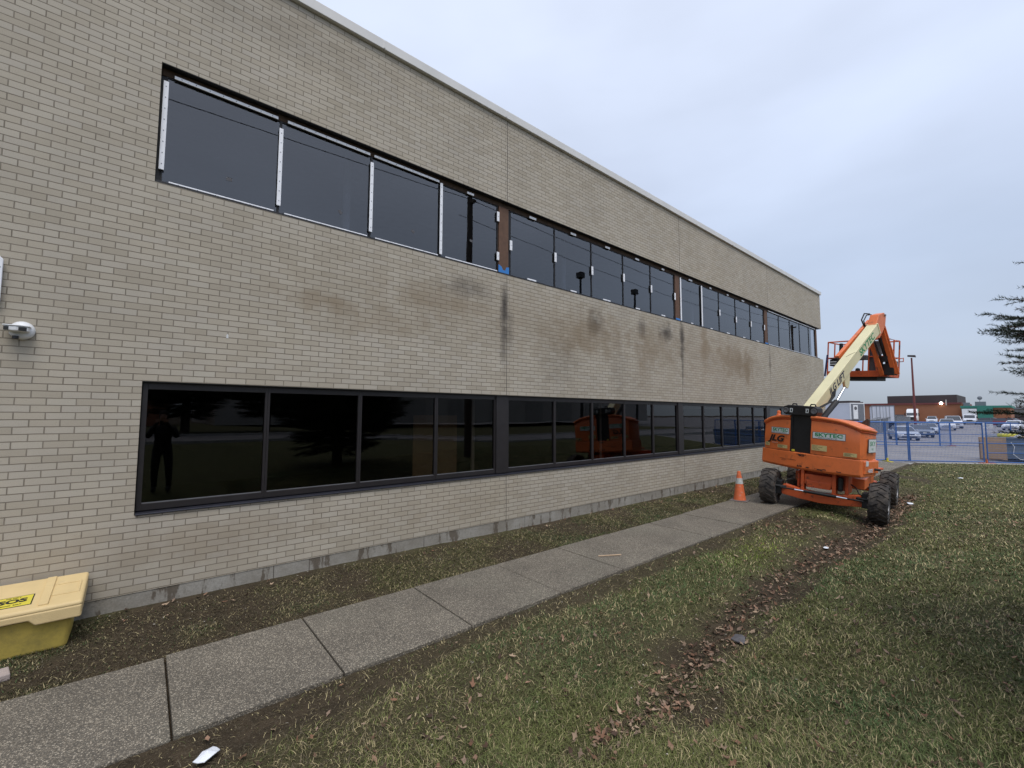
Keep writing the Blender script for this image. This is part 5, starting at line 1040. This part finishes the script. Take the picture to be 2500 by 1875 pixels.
for nm,lab,cat,mm,mat,px_,pz,rr in (('plastic_crate','bright yellow plastic lump on top of the dumpster scrap','scrap',MB().box(-.3,.3,-.2,.2,0,.16),M_spark,(.35,.6),1.12,.2),('scrap_bag','black bag on top of the dumpster scrap','bag',MB().box(-.35,.35,-.25,.25,0,.2),M_ink,(.95,.7),1.12,.5),('metal_box','grey metal box on the dumpster at the right','box',MB().box(-.5,.5,-.3,.3,0,.26),M_dump,(1.7,.7),1.12,.1),('timber_scrap','pale timber offcuts across the dumpster rim','timber',MB().box(-.8,.9,-.05,.05,0,.05).box(-.6,.3,.1,.2,.03,.08),M_stick,(1.1,.25),1.13,.05),('foam_scrap','small white foam piece on the dumpster rim','scrap',MB().prism([(-.15,0),(.15,0),(.02,.14)],-.1,.1,axis=1),M_white,(.55,.15),1.13,.3)):
    o=mm.build(nm,mat,bevel=.04); p=Matrix.Translation((D0.x,D0.y,float(lot_z(30))))@Matrix.Rotation(rz,4,'Z')@Vector((px_[0],px_[1],pz)); o.location=p; o.rotation_euler=(0,0,rz+rr); tag(o,lab,cat)
o=MB().box(-.03,.03,-.45,.45,.05,1.12).box(-.08,-.03,-.30,.42,.1,1.0).build('cardboard_sheet',M_card,bevel=.01); o.location=(31.0,-4.62,float(lot_z(30))); o.rotation_euler=(0,0,R(12)); tag(o,'tall buff cardboard leaning on the end of the dumpster','cardboard')
t=thing('pallet_stack','white stack of wrapped pallets on the far lot','pallets',(108,-.7,float(lot_z(108))),R(10))
for k in range(5): MB().box(-.6,.6,-.6,.6,k*.2,k*.2+.14).build('pallet',M_white,t,bevel=.01)
# lamp post in the lot
t=thing('lamp_post','slim rust red lamp post with square head standing among the parked trucks','lamp post',(99.5,7.05,-.05))
MB().tube([(0,0,0),(0,0,11.9)],[.20,.11],12).build('pole',M_rust,t,smooth=True); MB().box(-.2,.2,-.35,.35,0,.6).build('base',M_conc,t); MB().prism([(-.55,11.95),(.5,12.15),(.45,12.4),(-.5,12.3)],-.35,.35,axis=0).build('lamp_head',M_fdark,t,bevel=.03)
# ================================================================== FAR BUILDINGS
f=thing('factory_building','long brown brick factory with dark rooftop box and green panels','factory',(0,0,0))
X=172.
MB().box(X,X+30,6.75,62,0,5.3).build('brick_wall',M_fbrick,f); MB().box(X-.3,X+30.3,6.9,62.3,5.3,5.75).build('parapet',M_rust,f)
MB().box(X+2,X+26,7.9,22.9,5.75,8.0).build('rooftop_box',M_fdark,f)
MB().box(X-4,X+24,-2.,6.7,0,4.2).build('wing_wall',M_fbrick,f); MB().box(X-4.3,X+24,-2.2,6.9,4.2,4.75).build('wing_parapet',M_fgreen,f); MB().box(X-4.5,X-4.3,1.0,3.8,1.4,4.6).build('green_panel',M_fgreen,f); MB().box(X-4.2,X-3.9,3.8,6.7,3.4,4.1).build('green_band',M_fgreen,f)
MB().box(X-.1,X,19,22,0,2.4).build('dark_doorway',M_intd,f)
for y,z,s in ((3.4,5.4,1.0),(6.0,5.2,.6)): MB().box(X,X+1.6,y-s,y+s,4.75,z+.5).build('roof_vent',M_galv,f)
MB().tube([(X+1,3.5,5),(X+1,3.5,7)],.06,6).lathe([(0,0),(.5,.15)],c=(X+1,3.5,6.9),axis='x',n=12,cap=False).build('roof_dish',M_galv,f)
MB().tube([(X-.3,9.9,5.0),(X-.3,9.9,6.6)],.12,8).build('lamp_bracket',M_fbeige,f); MB().lathe([(0,-.15),(.35,0),(0,.15)],c=(X-.6,10.9,5.6),axis='x',n=12,cap=False).build('flood_lamp',M_lit,f,smooth=True)
MB().box(X-.4,X-.1,17.5,18.3,2.2,2.45).build('door_lamp',M_head,f)
f=thing('distant_sheds','low beige warehouse far off at the right edge','warehouse',(0,0,0)); MB().box(240,270,-45,4,0,4.6).build('wall',M_fbeige,f); MB().box(239,271,-46,3.2,4.6,5.0).build('roof_edge',M_galv,f)
for y in (-1,-6): MB().box(238,240,y-3,y+1.2,0,3.3).build('dark_annex',M_fdark,f)
f=thing('distant_block','flat grey building beyond the far sheds','building',(0,0,0)); MB().box(330,360,-60,-6,0,8).build('wall',M_fdark,f)
def bare_tree(x,y,hh,sd_,lab):
    t=thing('bare_tree',lab,'tree',(x,y,.2),0,'bare trees on the skyline'); r_=random.Random(sd_); m=MB(); tw=MB()
    m.tube([(0,0,0),(0,0,hh*.45)],[.25,.16],6)
    for k in range(46):
        a=r_.uniform(0,6.28); e=r_.uniform(.3,1.3); p=Vector((0,0,hh*r_.uniform(.3,.5))); L_=hh*r_.uniform(.25,.5); d=Vector((math.cos(a)*math.cos(e),math.sin(a)*math.cos(e),math.sin(e)))
        q=p+d*L_; m.tube([p,q],[.08,.03],4,False)
        for j in range(9):
            s=p.lerp(q,r_.uniform(.4,1)); d2=(d+Vector((r_.uniform(-1,1),r_.uniform(-1,1),r_.uniform(-.3,1)))).normalized(); tw.tube([s,s+d2*L_*.4],[.035,.015],3,False)
    m.build('trunk',M_bark,t); tw.build('twigs',M_bark,t)
for k,(x,y,hh) in enumerate(((300,-1.5,9),(310,-6,8),(295,-12,9))): bare_tree(x,y,hh,k,('bare tree on the skyline just right of the factory','second bare tree on the skyline under the spruce','bare tree on the skyline at the frame edge')[k])

# ================================================================== PHOTOGRAPHER (only seen mirrored in the window)
def person(x,y,rz):
    t=thing('person','person in dark jacket and trousers holding up a phone, mirrored in the window','person',(x,y,float(ground_z(x,y))),rz)
    def skin(name,V,E,Rr,mat,par):
        me=bpy.data.meshes.new(name); me.from_pydata(V,E,[]); me.materials.append(mat); o=bpy.data.objects.new(name,me); col.objects.link(o); o.parent=par
        s=o.modifiers.new('skin','SKIN'); s.use_smooth_shade=True
        for v_,r__ in zip(me.skin_vertices[0].data,Rr): v_.radius=(r__,r__) if not isinstance(r__,tuple) else r__
        me.skin_vertices[0].data[0].use_root=True; u=o.modifiers.new('sub','SUBSURF'); u.levels=u.render_levels=2; return o
    # faces +y in local space
    V=[(0,0,.95),(0,0,1.15),(0,.01,1.38),(0,0,1.46),(0,.02,1.56),(0,.04,1.68),
       (-.10,0,.90),(-.12,.02,.50),(-.12,-.02,.09),(-.12,.12,.04),(.10,0,.90),(.13,.03,.50),(.14,0,.09),(.14,.14,.04),
       (-.19,0,1.40),(-.27,.10,1.20),(-.11,.27,1.48),(-.07,.30,1.55),(.19,0,1.40),(.27,.10,1.20),(.11,.27,1.48),(.07,.30,1.55)]
    E=[(0,1),(1,2),(2,3),(3,4),(4,5),(0,6),(6,7),(7,8),(8,9),(0,10),(10,11),(11,12),(12,13),(2,14),(14,15),(15,16),(16,17),(2,18),(18,19),(19,20),(20,21)]
    Rr=[.15,(.15,.12),(.17,.12),.07,.065,.09,.10,.075,.05,.045,.10,.075,.05,.045,.075,.055,.04,.035,.075,.055,.04,.035]
    b=skin('body',V,E,Rr,M_jacket,t)
    MB().lathe([(.0,1.56),(.055,1.58),(.078,1.64),(.085,1.70),(.08,1.76),(.05,1.80),(0,1.815)],c=(0,.035,0),n=20,cap=False).build('hood_and_hair',M_hair,t,smooth=True)
    MB().lathe([(.0,1.555),(.05,1.575),(.068,1.63),(.07,1.69),(.05,1.74)],c=(0,.062,0),n=20,cap=False).build('face',M_skin,b,smooth=True)
    MB().prism([(0,1.70),(.022,1.655),(0,1.65)],-.012,.012,axis=0).xf(Matrix.Translation((0,.125,0))).build('nose',M_skin,b,bevel=.004)
    for s in (-1,1):
        MB().box(s*.025-.009,s*.025+.009,.122,.13,1.695,1.705).build('eye',M_ink,b); hnd=MB().box(s*.07-.035,s*.07+.035,.29,.32,1.53,1.60)
        for k in range(4): hnd.tube([(s*.075+.004*k*s,.31+.004*k,1.60-.018*k),(s*.045,.345,1.607-.018*k),(s*.028,.338,1.607-.018*k)],.008,6)
        hnd.tube([(s*.06,.30,1.56),(s*.04,.30,1.59),(s*.02,.31,1.60)],.010,6); hnd.build('hand',M_skin,b,bevel=.006)
    return t
person(.36,-6.42,R(8))
tag(MB().box(-.078,.078,-6.10,-6.092,1.935,2.012).build('phone',M_black,bevel=.004),'black phone held up by the person on the lawn','phone')
